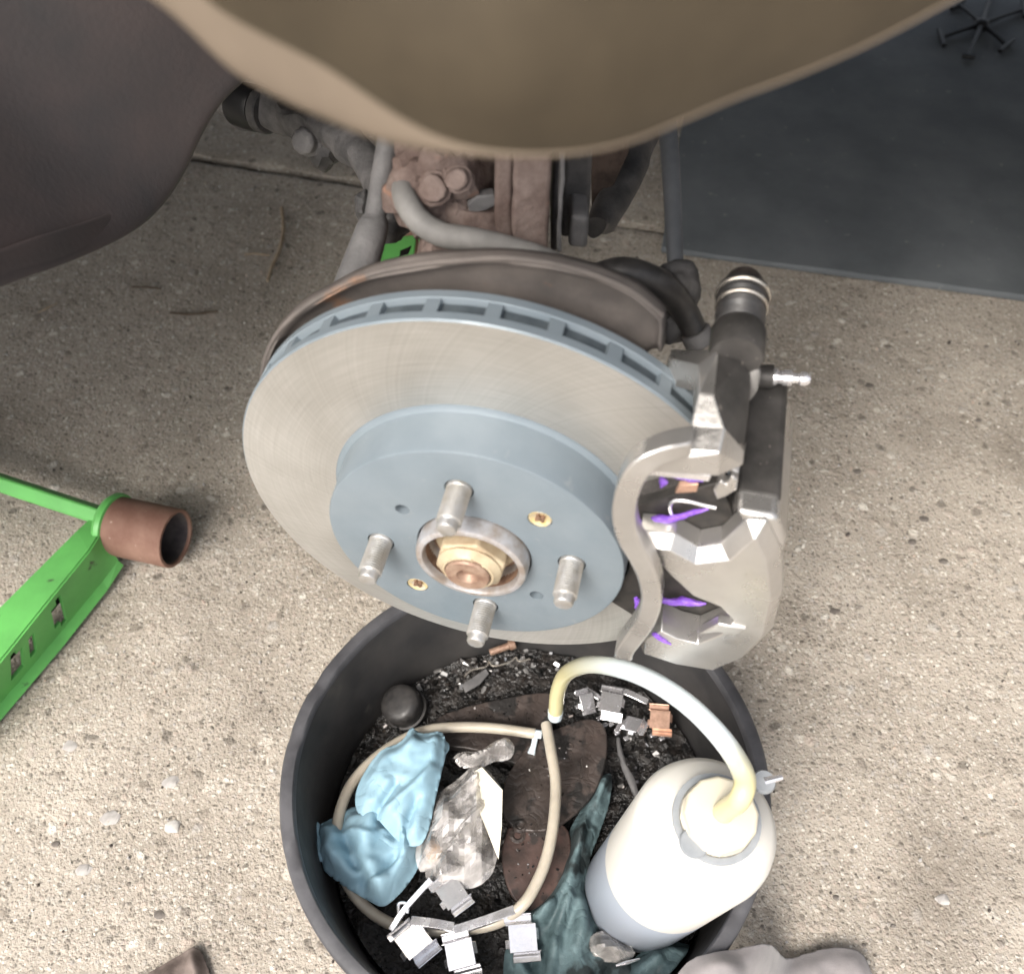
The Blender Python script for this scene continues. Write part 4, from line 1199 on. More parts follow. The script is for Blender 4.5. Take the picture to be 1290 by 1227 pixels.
# ------------------------------------------------------------------ the car body over it
car = thing('car', 'car with olive gold front fender raised above the brake disc', 'car', (0.0, 0.5, 0.0))
def fender():
    sil = [(-420, -170), (-260, -150), (-120, -120), (40, -78), (150, -20), (215, 22), (290, 92), (350, 128), (410, 155), (480, 182), (560, 197), (640, 203), (720, 200), (790, 186), (860, 158), (930, 128), (1000, 102), (1100, 58), (1210, 0), (1330, -60), (1480, -110), (1660, -140), (1860, -150)]
    Ys = [-0.055 - 0.05 * math.exp(-((x - 640) / 420.0) ** 2) for x, y in sil]
    lip = [PY(x, y + 11, Y) for (x, y), Y in zip(sil, Ys)]
    lip = catmull(lip, 5)
    # rolled lip: goes back inboard, then rounds out, then the outer skin rises and leans in towards the bonnet
    cen = len(lip) // 2
    def rows(i):
        p = lip[i]; s = (i - cen) / cen
        lipw = 0.0004 + 0.013 / (1 + math.exp((s + 0.16) * 22))  # painted-light band widens on the left, almost vanishes elsewhere
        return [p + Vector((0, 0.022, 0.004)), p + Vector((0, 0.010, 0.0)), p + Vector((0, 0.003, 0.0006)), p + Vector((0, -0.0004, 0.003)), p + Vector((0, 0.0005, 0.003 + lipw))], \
               [p + Vector((0, 0.0005, 0.003 + lipw)), p + Vector((0, -0.002, 0.010 + lipw)), p + Vector((0, -0.002, 0.030 + lipw)), p + Vector((0, 0.008, 0.075 + lipw)),
                Vector((p.x * 1.3, 0.02, H + 0.43)), Vector((p.x * 1.8, 0.09, H + 0.52)), Vector((p.x * 2.4, 0.22, H + 0.56))]
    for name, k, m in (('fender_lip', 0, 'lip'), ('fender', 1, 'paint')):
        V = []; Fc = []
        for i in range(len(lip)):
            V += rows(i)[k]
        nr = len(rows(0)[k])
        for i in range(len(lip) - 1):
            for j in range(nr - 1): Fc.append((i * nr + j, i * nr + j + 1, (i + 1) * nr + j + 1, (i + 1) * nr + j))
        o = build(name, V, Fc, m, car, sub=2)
    # bonnet, flanks, underbody, inner wing: unseen car body, sized to shade the ground
    V = []; Fc = []
    xs = np.linspace(-1.5, 1.9, 24)
    prof = [(0.10, H + 0.525), (0.22, H + 0.566), (0.75, H + 0.62), (1.25, H + 0.566), (1.38, H + 0.5), (1.44, H + 0.3), (1.44, 0.28)]
    for x in xs:
        for y, z in prof: V.append(Vector((x, y, z)))
    m_ = len(prof)
    for i in range(len(xs) - 1):
        for j in range(m_ - 1): Fc.append((i * m_ + j, i * m_ + j + 1, (i + 1) * m_ + j + 1, (i + 1) * m_ + j))
    build('unseen_bonnet', V, Fc, 'paint', car, solid=0.003, sub=1)
    for x0, x1 in ((-1.5, -0.40), (0.44, 1.9)):
        V = []; Fc = []
        prof = [(0.03, 0.33), (-0.02, 0.36), (-0.05, 0.44), (-0.05, 0.62), (0.0, 0.78), (0.10, H + 0.527)]
        xs = np.linspace(x0, x1, 12)
        for x in xs:
            for y, z in prof: V.append(Vector((x, y, z)))
        m_ = len(prof)
        for i in range(len(xs) - 1):
            for j in range(m_ - 1): Fc.append((i * m_ + j, i * m_ + j + 1, (i + 1) * m_ + j + 1, (i + 1) * m_ + j))
        build('unseen_flank', V, Fc, 'paint', car, solid=0.003, sub=1)
    mb = MB()
    mb.add(box((0.2, 0.97, 0.50), (1, 0, 0), (0, 1, 0), (0, 0, 1), 3.3, 0.90, 0.06))
    mb.add(box((-0.98, 0.28, 0.50), (1, 0, 0), (0, 1, 0), (0, 0, 1), 1.0, 0.46, 0.06))
    mb.add(box((1.18, 0.28, 0.50), (1, 0, 0), (0, 1, 0), (0, 0, 1), 1.4, 0.46, 0.06))
    mb.build('underbody', 'dark', car)
    mb = MB(); mb.add(box((0.02, 0.50, 0.70), (1, 0, 0), (0, 1, 0), (0, 0, 1), 0.86, 0.03, 0.38))
    mb.build('inner_wing', 'dark', car)
    return lip
fender()
def liner():
    rows = []
    low = [(-170, 440, -0.03), (-60, 392, 0.02), (0, 362, 0.05), (60, 342, 0.08), (120, 318, 0.12), (178, 289, 0.16), (212, 250, 0.19), (234, 212, 0.205), (242, 188, 0.21), (262, 150, 0.215), (282, 122, 0.22), (318, 92, 0.23), (350, 60, 0.24), (370, -20, 0.24)]
    for x, y, Y in low:
        p = PY(x, y, Y)
        c = [p + Vector((0.0, 0.03, 0.002)), p + Vector((-0.001, 0.006, -0.002)), p, p + Vector((-0.005, -0.003, 0.012)), p + Vector((-0.03, -0.025, 0.045)), p + Vector((-0.075, -0.05, 0.11)), p + Vector((-0.12, -0.05, 0.20)), p + Vector((-0.13, 0.0, 0.32))]
        rows.append(c)
    V = []; Fc = []; n = len(rows[0])
    for r in rows: V += r
    for i in range(len(rows) - 1):
        for j in range(n - 1): Fc.append((i * n + j, i * n + j + 1, (i + 1) * n + j + 1, (i + 1) * n + j))
    build('wheel_arch_liner', V, Fc, 'liner', car, solid=0.003, sub=2)
    # fold line and screw at the far left
    path = [PY(x, y, Y) for x, y, Y in ((-6, 228, -0.035), (6, 240, -0.03), (14, 270, -0.02), (14, 310, -0.0), (18, 345, 0.03))]
liner()

# ------------------------------------------------------------------ drain tub
TC = Vector((0.029, -0.014, 0))
tub = thing('drain_tub', 'round black plastic drain tub on the concrete under the brake disc', 'tub', TC)
V, Fc = lathe([(0.148, 0.0), (0.152, 0.002), (0.1625, 0.101), (0.163, 0.104), (0.160, 0.104), (0.1588, 0.101), (0.149, 0.008), (0.145, 0.006)], TC, (0, 0, 1), 128, True, True)
for v in V:
    q = v - TC; a = math.atan2(q.y, q.x); q2 = Vector((q.x, q.y, 0)).normalized()
    v += q2 * 0.0022 * noise.noise(Vector((math.cos(a) * 1.5, math.sin(a) * 1.5, 0))) * (v.z / 0.1)
build('tub_wall', V, Fc, 'tub', tub, angle=50)
V, Fc = lathe([(0.1595, 0.1035), (0.1600, 0.1085), (0.1612, 0.1100), (0.1682, 0.1100), (0.1700, 0.1080), (0.1700, 0.100), (0.1684, 0.098), (0.1645, 0.1032), (0.1595, 0.1035)], TC, (0, 0, 1), 160, False, False)
for v in V:
    q = v - TC; a = math.atan2(q.y, q.x); q2 = Vector((q.x, q.y, 0)).normalized()
    v += q2 * 0.0022 * noise.noise(Vector((math.cos(a) * 1.5, math.sin(a) * 1.5, 0)))
    v.z += 0.0012 * noise.noise(Vector((math.cos(a) * 4, math.sin(a) * 4, 3)))
    for an in (171, 156, 200, 325):
        if abs(math.degrees(a) % 360 - an) < 1.6 and v.z > 0.107: v.z -= 0.0022
build('rim', V, Fc, 'tubrim', tub, angle=50)

def sludge():
    V = []; Fc = []
    nr, na = 70, 190
    def hgt(x, y):
        p = Vector((x, y, 0))
        return 0.014 + 0.004 * noise.fractal(p * 26, 1.0, 2.0, 3) + 0.0035 * max(0, noise.fractal(p * 95, 0.8, 2.1, 4)) + 0.002 * max(0, noise.noise(p * 260))
    for j in range(nr + 1):
        r = 0.1490 * j / nr
        for i in range(na):
            a = 2 * math.pi * i / na
            x, y = TC.x + r * math.cos(a), TC.y + r * math.sin(a)
            V.append(Vector((x, y, hgt(x, y) if j < nr else 0.009)))
    for j in range(nr):
        for i in range(na):
            k = (i + 1) % na
            Fc.append((j * na + i, j * na + k, (j + 1) * na + k, (j + 1) * na + i))
    o = build('oily_sludge', V, Fc, 'sludge', None, origin=TC, weld=True)
    tag(o, 'wet black oily dirt covering the bottom of the drain tub', 'oily dirt', kind='stuff')
    # loose bits in the dirt
    V = []; Fc = []; C = []
    rnd = random.Random(12)
    def bits(px, py, sxx, syy, n, smin, smax, bright, zz0=None):
        for _ in range(n):
            c = at_z(rnd.gauss(px, sxx), rnd.gauss(py, syy), 0.018)
            q = c - TC
            if math.hypot(q.x, q.y) > 0.147: continue
            s = rnd.uniform(smin, smax)
            i0 = len(V)
            W = Matrix.Rotation(rnd.uniform(0, 6.3), 3, 'Z') @ Matrix.Rotation(rnd.uniform(-0.7, 0.7), 3, 'X') @ Matrix.Rotation(rnd.uniform(-0.7, 0.7), 3, 'Y')
            d = Vector((s * rnd.uniform(0.6, 1.6), s * rnd.uniform(0.4, 0.9), s * rnd.uniform(0.15, 0.6)))
            zz = (hgt(c.x, c.y) if zz0 is None else zz0) + s * 0.3
            for a in (-1, 1):
                for b in (-1, 1):
                    for e in (-1, 1):
                        v = W @ Vector((a * d.x * rnd.uniform(0.6, 1), b * d.y * rnd.uniform(0.6, 1), e * d.z)); V.append(Vector((c.x, c.y, zz)) + v)
            g = rnd.choice(bright); C.extend([g] * 8)
            for f in [(0, 1, 3, 2), (4, 6, 7, 5), (0, 4, 5, 1), (2, 3, 7, 6), (0, 2, 6, 4), (1, 5, 7, 3)]: Fc.append(tuple(i0 + k for k in f))
    dk = [(0.03, 0.028, 0.026), (0.06, 0.05, 0.045), (0.11, 0.10, 0.095), (0.02, 0.02, 0.02)]
    br_ = dk + [(0.45, 0.44, 0.43), (0.3, 0.29, 0.28)]
    bits(560, 860, 45, 22, 150, 0.0008, 0.0028, br_)
    bits(650, 830, 60, 12, 140, 0.0008, 0.0026, br_)
    bits(480, 960, 25, 40, 90, 0.0007, 0.0022, dk)
    bits(790, 920, 40, 40, 150, 0.0007, 0.0026, br_)
    bits(640, 1000, 130, 90, 260, 0.0006, 0.002, dk)
    bits(760, 1100, 60, 60, 120, 0.0006, 0.0022, br_)
    bits(690, 975, 26, 26, 46, 0.0004, 0.0011, br_, 0.0402)
    bits(672, 1090, 16, 24, 30, 0.0004, 0.0011, br_, 0.0372)
    bits(620, 910, 30, 10, 30, 0.0004, 0.0010, dk, 0.0342)
    o = build('debris', V, Fc, 'bits', None, origin=TC, smooth=False)
    at = o.data.color_attributes.new('Col', 'FLOAT_COLOR', 'POINT')
    for i, c in enumerate(C): at.data[i].color = (*c, 1)
    tag(o, 'tiny metal flakes and crumbs scattered through the oily dirt', 'debris', kind='stuff')
sludge()

# ------------------------------------------------------------------ worn pads in the tub
def pad(name, label, outline, z, th, m, holes=(), tilt=0.0):
    P = catmull([at_z(x, y, z) for x, y in outline] + [at_z(*outline[0], z)], 4)[:-1]
    c = sum(P, Vector()) / len(P)
    for p in P: p.z += tilt * (p.y - c.y)
    t = thing(name, label, 'brake pad', (c.x, c.y, z - th))
    V, Fc = extrude(P, (0, 0, -0.005)); pl = build('backing_plate', V, Fc, m, t, bevel=0.0012, bseg=2)
    Q = [c + (p - c) * 0.9 + Vector((0, 0, -0.005)) for p in P]
    V, Fc = extrude(Q, (0, 0, -(th - 0.005))); build('friction_block', V, Fc, 'friction', t, bevel=0.001)
    for x, y, r in holes:
        h = at_z(x, y, z)
        V, Fc = lathe([(r * 1.5, -0.001), (r * 1.5, 0.0006), (r, 0.0012), (r * 0.5, -0.0004)], h, (0, 0, 1), 18); build('rivet', V, Fc, 'oldpad', pl)
pad('brake_pad', 'dark grey-brown worn brake pad lying along the back of the tub', [(530, 922), (560, 899), (620, 882), (690, 872), (700, 890), (694, 925), (690, 962), (650, 962), (600, 945), (556, 938)], 0.034, 0.012, 'oldpad')
pad('brake_pad', 'brown worn brake pad under the thin hose near the milky bottle', [(648, 962), (668, 935), (700, 918), (740, 905), (762, 916), (764, 955), (748, 1000), (716, 1032), (690, 1046), (652, 1044), (632, 1020), (636, 985)], 0.040, 0.013, 'oldpad', ((655, 1052 - 12, 0.0035), (718, 940, 0.002)))
pad('brake_pad', 'reddish brown worn brake pad beside the clear plastic bag', [(640, 1042), (676, 1036), (712, 1040), (720, 1075), (716, 1118), (694, 1142), (662, 1146), (640, 1118), (632, 1076)], 0.037, 0.013, 'oldpadred', ((652, 1052, 0.0040),))

# black rubber cap
c = at_z(506, 888, 0.03)
t = thing('rubber_dome', 'small black rubber cap lying in the dirt against the tub wall', 'cap', (c.x, c.y, 0.016))
V, Fc = lathe([(0.0150, -0.012), (0.0165, -0.010), (0.0162, 0.004), (0.0150, 0.0075), (0.010, 0.009), (0.004, 0.0094)], c, Vector((-0.25, -0.15, 1)), 32); build('dome', V, Fc, 'bellows', t, angle=60)
V, Fc = lathe([(0.0160, -0.012), (0.0182, -0.011), (0.0182, -0.0085), (0.0164, -0.008)], c, Vector((-0.25, -0.15, 1)), 32); build('rim', V, Fc, 'bellows', t)

# old spring plate and rod at the back of the tub
pl = [at_z(x, y, 0.028) for x, y in ((582, 862), (612, 842), (616, 848), (604, 862), (586, 872))]
V, Fc = extrude(pl, (0, 0, -0.0015)); o = build('spring_plate', V, Fc, 'suspgrey', None, origin=pl[0], bevel=0.0003); tag(o, 'flat dull grey spring plate in the dirt at the back of the tub', 'plate')
V, Fc = tube([at_z(x, y, 0.031) for x, y in ((585, 852), (594, 844), (612, 840), (616, 833), (622, 839), (642, 834), (650, 828), (654, 833), (668, 830))], 0.0009, 8, 4); o = build('bent_wire', V, Fc, 'pinsteel', None, origin=V[0]); tag(o, 'bent thin steel wire above the grey spring plate', 'wire')
V, Fc = lathe([(0.0028, 0), (0.0030, 0.001), (0.0030, 0.017), (0.0044, 0.0175), (0.0044, 0.022), (0.0036, 0.023)], at_z(617, 822, 0.024), at_z(645, 812, 0.026) - at_z(617, 822, 0.024), 14); o = build('bolt', V, Fc, 'copper', None, origin=V[0]); tag(o, 'short rusty bolt lying below the lowest wheel stud', 'bolt')

# ------------------------------------------------------------------ bright spring clips
def clip_mesh():
    mb = MB()
    X, Y, Z = Vector((1, 0, 0)), Vector((0, 1, 0)), Vector((0, 0, 1))
    # folded strip: plate, a step down on two sides, an outer flange, curled ends and a locating tab
    def fold(pts, x0, x1):
        for (a, b) in zip(pts[:-1], pts[1:]):
            a, b = Vector((0, *a)), Vector((0, *b)); d = (b - a)
            mb.add(box((a + b) / 2 + X * (x0 + x1) / 2, X, d, X.cross(d), x1 - x0, d.length + 0.0006, 0.0008))
    fold([(-0.0078, 0.0062), (0.0078, 0.0062)], -0.0088, 0.0088)
    fold([(0.0078, 0.0062), (0.0088, 0.0030), (0.0098, 0.0016), (0.0132, 0.0018), (0.0140, 0.0030)], -0.0105, 0.0070)
    fold([(-0.0078, 0.0062), (-0.0088, 0.0026), (-0.0102, 0.0014), (-0.0134, 0.0022)], -0.0065, 0.0110)
    mb.add(box((0.0094, 0.002, 0.0046), Vector((0.5, 0, -0.85)), Y, Vector((0.85, 0, 0.5)), 0.0042, 0.0070, 0.0008))
    mb.add(box((-0.0096, -0.003, 0.0050), Vector((-0.7, 0, -0.7)), Y, Vector((0.7, 0, -0.7)), 0.0034, 0.0050, 0.0008))
    me = bpy.data.meshes.new('spring_clip'); me.from_pydata([tuple(v) for v in mb.v], [], mb.f)
    me.materials.append(M['clip'])
    return me
CLIP = clip_mesh()
def clip(px, py, z, rz, tx, ty, label, group=None, m=None, s=1.0):
    o = bpy.data.objects.new('spring_clip', CLIP if m is None else CLIP.copy()); col.objects.link(o)
    if m: o.data.materials.clear(); o.data.materials.append(M[m])
    o.location = at_z(px, py, z); o.rotation_euler = (R(tx), R(ty), R(rz)); o.scale = (s, s, s)
    bv = o.modifiers.new('bevel', 'BEVEL'); bv.width = 0.0003; bv.segments = 1
    tag(o, label, 'clip', group)
G1 = 'silver clips by the thick hose'
clip(770, 888, 0.036, -15, 8, -6, 'silver spring clip lying face up below the arch of the thick milky hose', G1)
clip(797, 918, 0.032, 60, -20, 14, 'tilted silver spring clip next to the copper-coloured clip', G1, s=0.85)
clip(736, 884, 0.034, 25, 30, 20, 'small silver spring clip near the tip of the thick milky hose', G1, s=0.75)
clip(832, 908, 0.036, -10, 14, -10, 'copper-coloured spring clip under the thick milky hose', m='clipcopper', s=0.9)
G2 = 'silver clips at the near side of the tub'
LB = 'bright silver spring clip in the heap in front of the plastic bag'
clip(568, 1128, 0.052, 38, 6, 8, 'bright silver spring clip touching the bottom of the clear plastic bag', G2, s=1.0)
clip(522, 1190, 0.044, 40, -8, 5, 'bright silver spring clip at the foot of the long leaning steel strip', G2, s=1.15)
clip(582, 1203, 0.040, 12, 5, -10, 'bright silver spring clip between the flat steel strip and the tub wall', G2, s=1.1)
clip(657, 1182, 0.044, 6, 10, 6, 'bright silver spring clip lying on the teal cloth by the hose', s=1.1)
def strip_clip(pts, z, wd, label, th=0.0012):
    P = [at_z(x, y, zz) for (x, y), zz in zip(pts, z)]
    V, Fc = sweep_rect(P, (0, 0, 1), wd, th, 4)
    o = build('steel_strip', V, Fc, 'clip', None, origin=P[0], bevel=0.0003); tag(o, label, 'metal strip')
strip_clip([(492, 1172), (510, 1145), (543, 1108)], (0.050, 0.055, 0.060), 0.0040, 'long bright steel strip leaning across the heap of spring clips', 0.003)
strip_clip([(518, 1160), (545, 1163), (572, 1168)], (0.050, 0.050, 0.048), 0.0062, 'short bright steel strip lying flat between the spring clips', 0.004)
strip_clip([(572, 1172), (610, 1160), (648, 1146)], (0.048, 0.050, 0.052), 0.0062, 'bright steel strip sloping up to the end of the thin hose', 0.004)
strip_clip([(738, 868), (748, 874), (756, 880)], (0.034, 0.034, 0.033), 0.0045, 'tiny bright steel strip beside the silver clips under the thick hose')
strip_clip([(772, 868), (790, 872), (816, 884)], (0.038, 0.038, 0.037), 0.0055, 'silver steel strip along the back of the clips under the thick hose')
# tiny pellets of plated hardware
V = []; Fc = []; mb = MB()
for x, y in ((728, 890), (738, 897), (762, 913), (770, 912), (777, 923), (789, 930), (755, 905), (822, 926), (834, 930)):
    mb.add(box(at_z(x, y, 0.028), Vector((1, 0.5, 0)), Vector((-0.5, 1, 0)), (0, 0, 1), 0.0042, 0.0032, 0.002))
o = mb.build('plated_chips', 'clip', None, origin=mb.v[0], bevel=0.0003); tag(o, 'tiny bright plated chips scattered below the silver clips', 'chips', kind='stuff')

# ------------------------------------------------------------------ thin hose loop
P = [(688, 912, .056), (694, 945, .060), (700, 985, .060), (698, 1030, .060), (690, 1075, .058), (676, 1112, .055), (656, 1142, .052), (620, 1164, .040), (560, 1172, .036), (500, 1166, .036), (458, 1140, .038), (432, 1100, .042), (424, 1050, .048), (434, 1005, .050), (455, 972, .050), (490, 942, .048), (530, 922, .047), (570, 916, .047), (620, 917, .047), (674, 924, .047)]
th = thing('thin_hose', 'thin cloudy hose coiled in a loop round the tub contents', 'hose', at_z(690, 1000, 0.03))
V, Fc = tube([at_z(x, y, z) for x, y, z in P], 0.0042, 14, 8); build('tubing', V, Fc, 'hosethin', th)
V, Fc = tube([at_z(x, y, z) for x, y, z in ((672, 924, .047), (682, 925, .047))], 0.0034, 12, 1, smooth=False); f1 = build('end_fitting', V, Fc, 'hoseclear', th)
V, Fc = tube([at_z(x, y, z) for x, y, z in ((675, 926, .047), (672, 940, .044), (669, 950, .042))], [0.0022, 0.0022, 0.0032], 10, 4); build('side_port', V, Fc, 'hoseclear', f1)
pts = [(503, 1158, .052), (502, 1140, .054), (508, 1137, .055), (514, 1140, .055), (513, 1150, .054)]
V, Fc = tube([at_z(x, y, z) for x, y, z in pts], 0.0012, 8, 5); build('wire_hook', V, Fc, 'clip', th)

# ------------------------------------------------------------------ bleeder bottle and thick hose
def on_depth(x, y, t): return CAM + ray(x, y) * t
b0 = at_z(805, 1124, 0.026); b1 = on_depth(911, 1023, 0.515)
bax = (b1 - b0); BL = bax.length - 0.029; bax.normalize(); br0 = 0.0405
bot = thing('bleeder_bottle', 'milky white fluid bottle with cream cap leaning in the drain tub', 'bottle', b0)
lv = BL * 0.48
a_, u_, v_ = frame(bax)
V, Fc = lathe([(br0 - 0.006, 0.0), (br0 - 0.002, 0.0012), (br0, 0.005), (br0, lv)], b0, bax, 64, True, False)
build('lower_wall', V, Fc, 'bottlelow', bot)
V, Fc = lathe([(br0, lv), (br0 + 0.0002, BL - 0.014), (br0 - 0.0015, BL - 0.006), (br0 - 0.0060, BL), (br0 - 0.012, BL + 0.0050), (0.0225, BL + 0.010), (0.0195, BL + 0.012), (0.0190, BL + 0.018), (0.017, BL + 0.019)], b0, bax, 64, False, True)
build('upper_wall', V, Fc, 'bottle', bot, angle=60)
cb = b0 + bax * (BL + 0.0145)
# cap sits off-centre in the picture because it stands proud and the bottle leans
prof = [(0.0195, 0.0), (0.0200, 0.001), (0.0200, 0.0115), (0.0188, 0.0135), (0.013, 0.0142)]
V, Fc = lathe(prof, cb, bax, 12)
cp = build('cap', V, Fc, 'capwhite', bot, bevel=0.0018, bseg=3)
V, Fc = lathe([(0.0222, -0.0005), (0.0240, -0.0002), (0.0240, 0.0020), (0.0222, 0.0024), (0.0205, 0.0020), (0.0205, -0.0002), (0.0222, -0.0005)], cb, bax, 40, False, False)
stp = build('strap_ring', V, Fc, 'strapgrey', bot)
def inpl(px, py, t):
    p = on_depth(px, py, t); 
    d = ray(px, py); q = CAM + d * ((cb + bax * 0.003 - CAM).dot(bax) / d.dot(bax)); return q
q = inpl(874, 1062, .5)
V, Fc = lathe([(0.002, -0.001), (0.0072, -0.0012), (0.0080, 0.0004), (0.0072, 0.0020), (0.003, 0.0024)], q, bax, 24); build('strap_tab', V, Fc, 'strapgrey', stp)
dv = (cb - q).normalized(); sd_ = dv.cross(bax)
V, Fc = box(q.lerp(cb + bax * 0.003, 0.33), dv, sd_, bax, 0.014, 0.0085, 0.002); build('strap_link', V, Fc, 'strapgrey', stp, bevel=0.0006)
q2 = inpl(962, 985, .5)
V, Fc = lathe([(0.002, -0.002), (0.0062, -0.002), (0.0066, 0.0005), (0.0058, 0.0022)], q2, bax, 20); hk = build('hose_clip', V, Fc, 'strapgrey', bot)
V, Fc = tube([q2 + bax * 0.001, q2 + Vector((0.010, 0.002, 0.002))], [0.0024, 0.0016], 10, 1, smooth=False); build('clip_end', V, Fc, 'clip', hk)
ct = cb + bax * 0.014
# elbow and thick hose
P = [ct + AXV * -0.002, ct + bax * 0.006, on_depth(932, 1006, 0.490), on_depth(938, 980, 0.492), on_depth(921, 946, 0.505), on_depth(894, 913, 0.515), on_depth(861, 883, 0.53), on_depth(821, 857, 0.548), on_depth(781, 842, 0.575), on_depth(742, 837, 0.625), on_depth(714, 848, 0.69), on_depth(703, 870, 0.725), on_depth(700, 895, 0.75)]
hs_ = thing('thick_hose', 'thick milky hose arching from the bottle cap down into the tub', 'hose', P[-1])
fullp = catmull(P, 8)
V, Fc = tube(fullp, 0.0056, 18, 1, smooth=False)
ho = build('tubing', V, Fc, 'hosegrad', hs_)
at_ = ho.data.color_attributes.new('Col', 'FLOAT_COLOR', 'POINT')
nn = len(fullp)
for i in range(len(V)):
    f_ = min(1, (i // 18) / (nn - 1))
    y_ = max(0, min(1, (0.36 - f_) / 0.14)) + max(0, min(1, (f_ - 0.66) / 0.16))
    c_ = Vector((0.50, 0.56, 0.585)).lerp(Vector((0.52, 0.475, 0.27)), y_)
    at_.data[i].color = (*c_, 1)
V, Fc = tube([fullp[-1], fullp[-1] + (fullp[-1] - fullp[-4]).normalized() * 0.009], [0.0059, 0.0057], 18, 1, smooth=False); build('tip', V, Fc, 'hoseclear', hs_)

# ------------------------------------------------------------------ blue glove
gl = thing('blue_glove', 'crumpled light blue nitrile glove lying in the drain tub', 'glove', at_z(480, 1040, 0.03))
V, Fc = sheet([(398, 1042), (420, 1030), (440, 1018), (470, 1016), (505, 1020), (528, 1040), (532, 1075), (520, 1105), (500, 1130), (482, 1142), (460, 1132), (436, 1118), (410, 1098), (398, 1078), (402, 1062)], 0.046,
              folds=[([(425, 1025), (440, 1070), (462, 1118)], -0.010, 0.0045), ([(470, 1030), (462, 1075), (470, 1110), (490, 1125)], 0.008, 0.007), ([(505, 1035), (512, 1075), (500, 1115)], 0.006, 0.004), ([(448, 1115), (478, 1108), (500, 1085)], -0.007, 0.003), ([(405, 1055), (420, 1085), (445, 1110)], 0.006, 0.006), ([(485, 1040), (500, 1060)], -0.005, 0.003)],
              cell=0.0017, puff=0.012, edge=0.012, nz=0.003, nfr=60, seed=2, ridged=0.0042, rfr=48)
in_tub(V)
build('palm', V, Fc, 'glove', gl, solid=0.0006, angle=70)
V, Fc = sheet([(518, 916), (532, 924), (556, 922), (562, 945), (556, 975), (548, 1010), (540, 1045), (528, 1065), (505, 1062), (488, 1045), (472, 1030), (452, 1025), (448, 1000), (462, 968), (482, 945), (505, 935)], 0.062,
              folds=[([(548, 975), (520, 1000), (480, 1035)], 0.007, 0.004), ([(500, 990), (478, 1020), (468, 1045)], -0.007, 0.003), ([(552, 935), (550, 985), (532, 1045)], 0.005, 0.005), ([(525, 1010), (510, 1050)], -0.006, 0.003), ([(522, 925), (512, 960)], 0.003, 0.006)],
              cell=0.0017, puff=0.008, edge=0.011, nz=0.0025, nfr=45, seed=4, ridged=0.0022, rfr=34)
build('cuff', V, Fc, 'glove', gl, solid=0.0006, angle=70)
V, Fc = sheet([(552, 926), (566, 938), (562, 950), (548, 954), (544, 938)], 0.056, cell=0.002, puff=0.003, edge=0.006, nz=0.001, seed=5)
build('finger', V, Fc, 'glove', gl, solid=0.0008, sub=1)
V, Fc = sheet([(397, 1035), (404, 1038), (402, 1050), (410, 1075), (404, 1086), (397, 1072)], 0.050, cell=0.002, puff=0.004, edge=0.004, nz=0.002, seed=6)
build('finger', V, Fc, 'glove', gl, solid=0.0008, sub=1)

# ------------------------------------------------------------------ clear plastic bag with card
bg_ = thing('plastic_bag', 'crinkled clear plastic bag with a cream card strip inside', 'bag', at_z(590, 1050, 0.03))
pts = [at_z(x, y, z) for x, y, z in ((597, 972, .068), (607, 966, .070), (633, 995, .076), (632, 1040, .074), (628, 1082, .064), (616, 1052, .070), (600, 1012, .072))]
V, Fc = extrude(pts, (0, 0, -0.0008)); build('card', V, Fc, 'card', bg_, smooth=False)
V, Fc = sheet([(592, 968), (606, 964), (632, 994), (631, 1040), (626, 1082), (618, 1104), (598, 1118), (568, 1120), (540, 1108), (526, 1092), (524, 1066), (534, 1035), (548, 1005), (572, 985)], 0.052,
              folds=[([(600, 972), (570, 1020), (540, 1075)], 0.006, 0.004), ([(606, 975), (600, 1030), (560, 1100)], 0.006, 0.003), ([(628, 1000), (590, 1050), (555, 1105)], 0.005, 0.003), ([(560, 1005), (545, 1050), (535, 1085)], 0.004, 0.004), ([(620, 1060), (600, 1090)], 0.004, 0.005)],
              cell=0.0040, puff=0.013, edge=0.014, nz=0.0045, nfr=60, seed=9, ridged=0.004, rfr=45)
Fc = [t_ for f in Fc for t_ in ([f] if len(f) == 3 else [(f[0], f[1], f[2]), (f[0], f[2], f[3])])]
build('film', V, Fc, 'bag', bg_, smooth=False)
V, Fc = sheet([(570, 955), (580, 948), (604, 946), (624, 934), (640, 930), (648, 942), (642, 956), (622, 960), (606, 968), (592, 968), (580, 966)], 0.055,
              folds=[([(596, 966), (610, 950), (636, 938)], 0.006, 0.003), ([(585, 955), (600, 960)], 0.004, 0.003)], cell=0.002, puff=0.007, edge=0.008, nz=0.003, nfr=90, seed=10, ridged=0.003, rfr=80)
build('neck', V, Fc, 'bag', bg_, smooth=False)
V, Fc = blob(at_z(546, 1072, 0.044), 0.006, 0.008, 0.005, 0.3, seed=31)
M['orange'] = mat('orange_grease', (0.55, 0.30, 0.12), 0.4, 0, 0.4, var=(0.48, 0.33, 0.2), vscale=120)
build('grease_smear', V, Fc, 'orange', bg_)

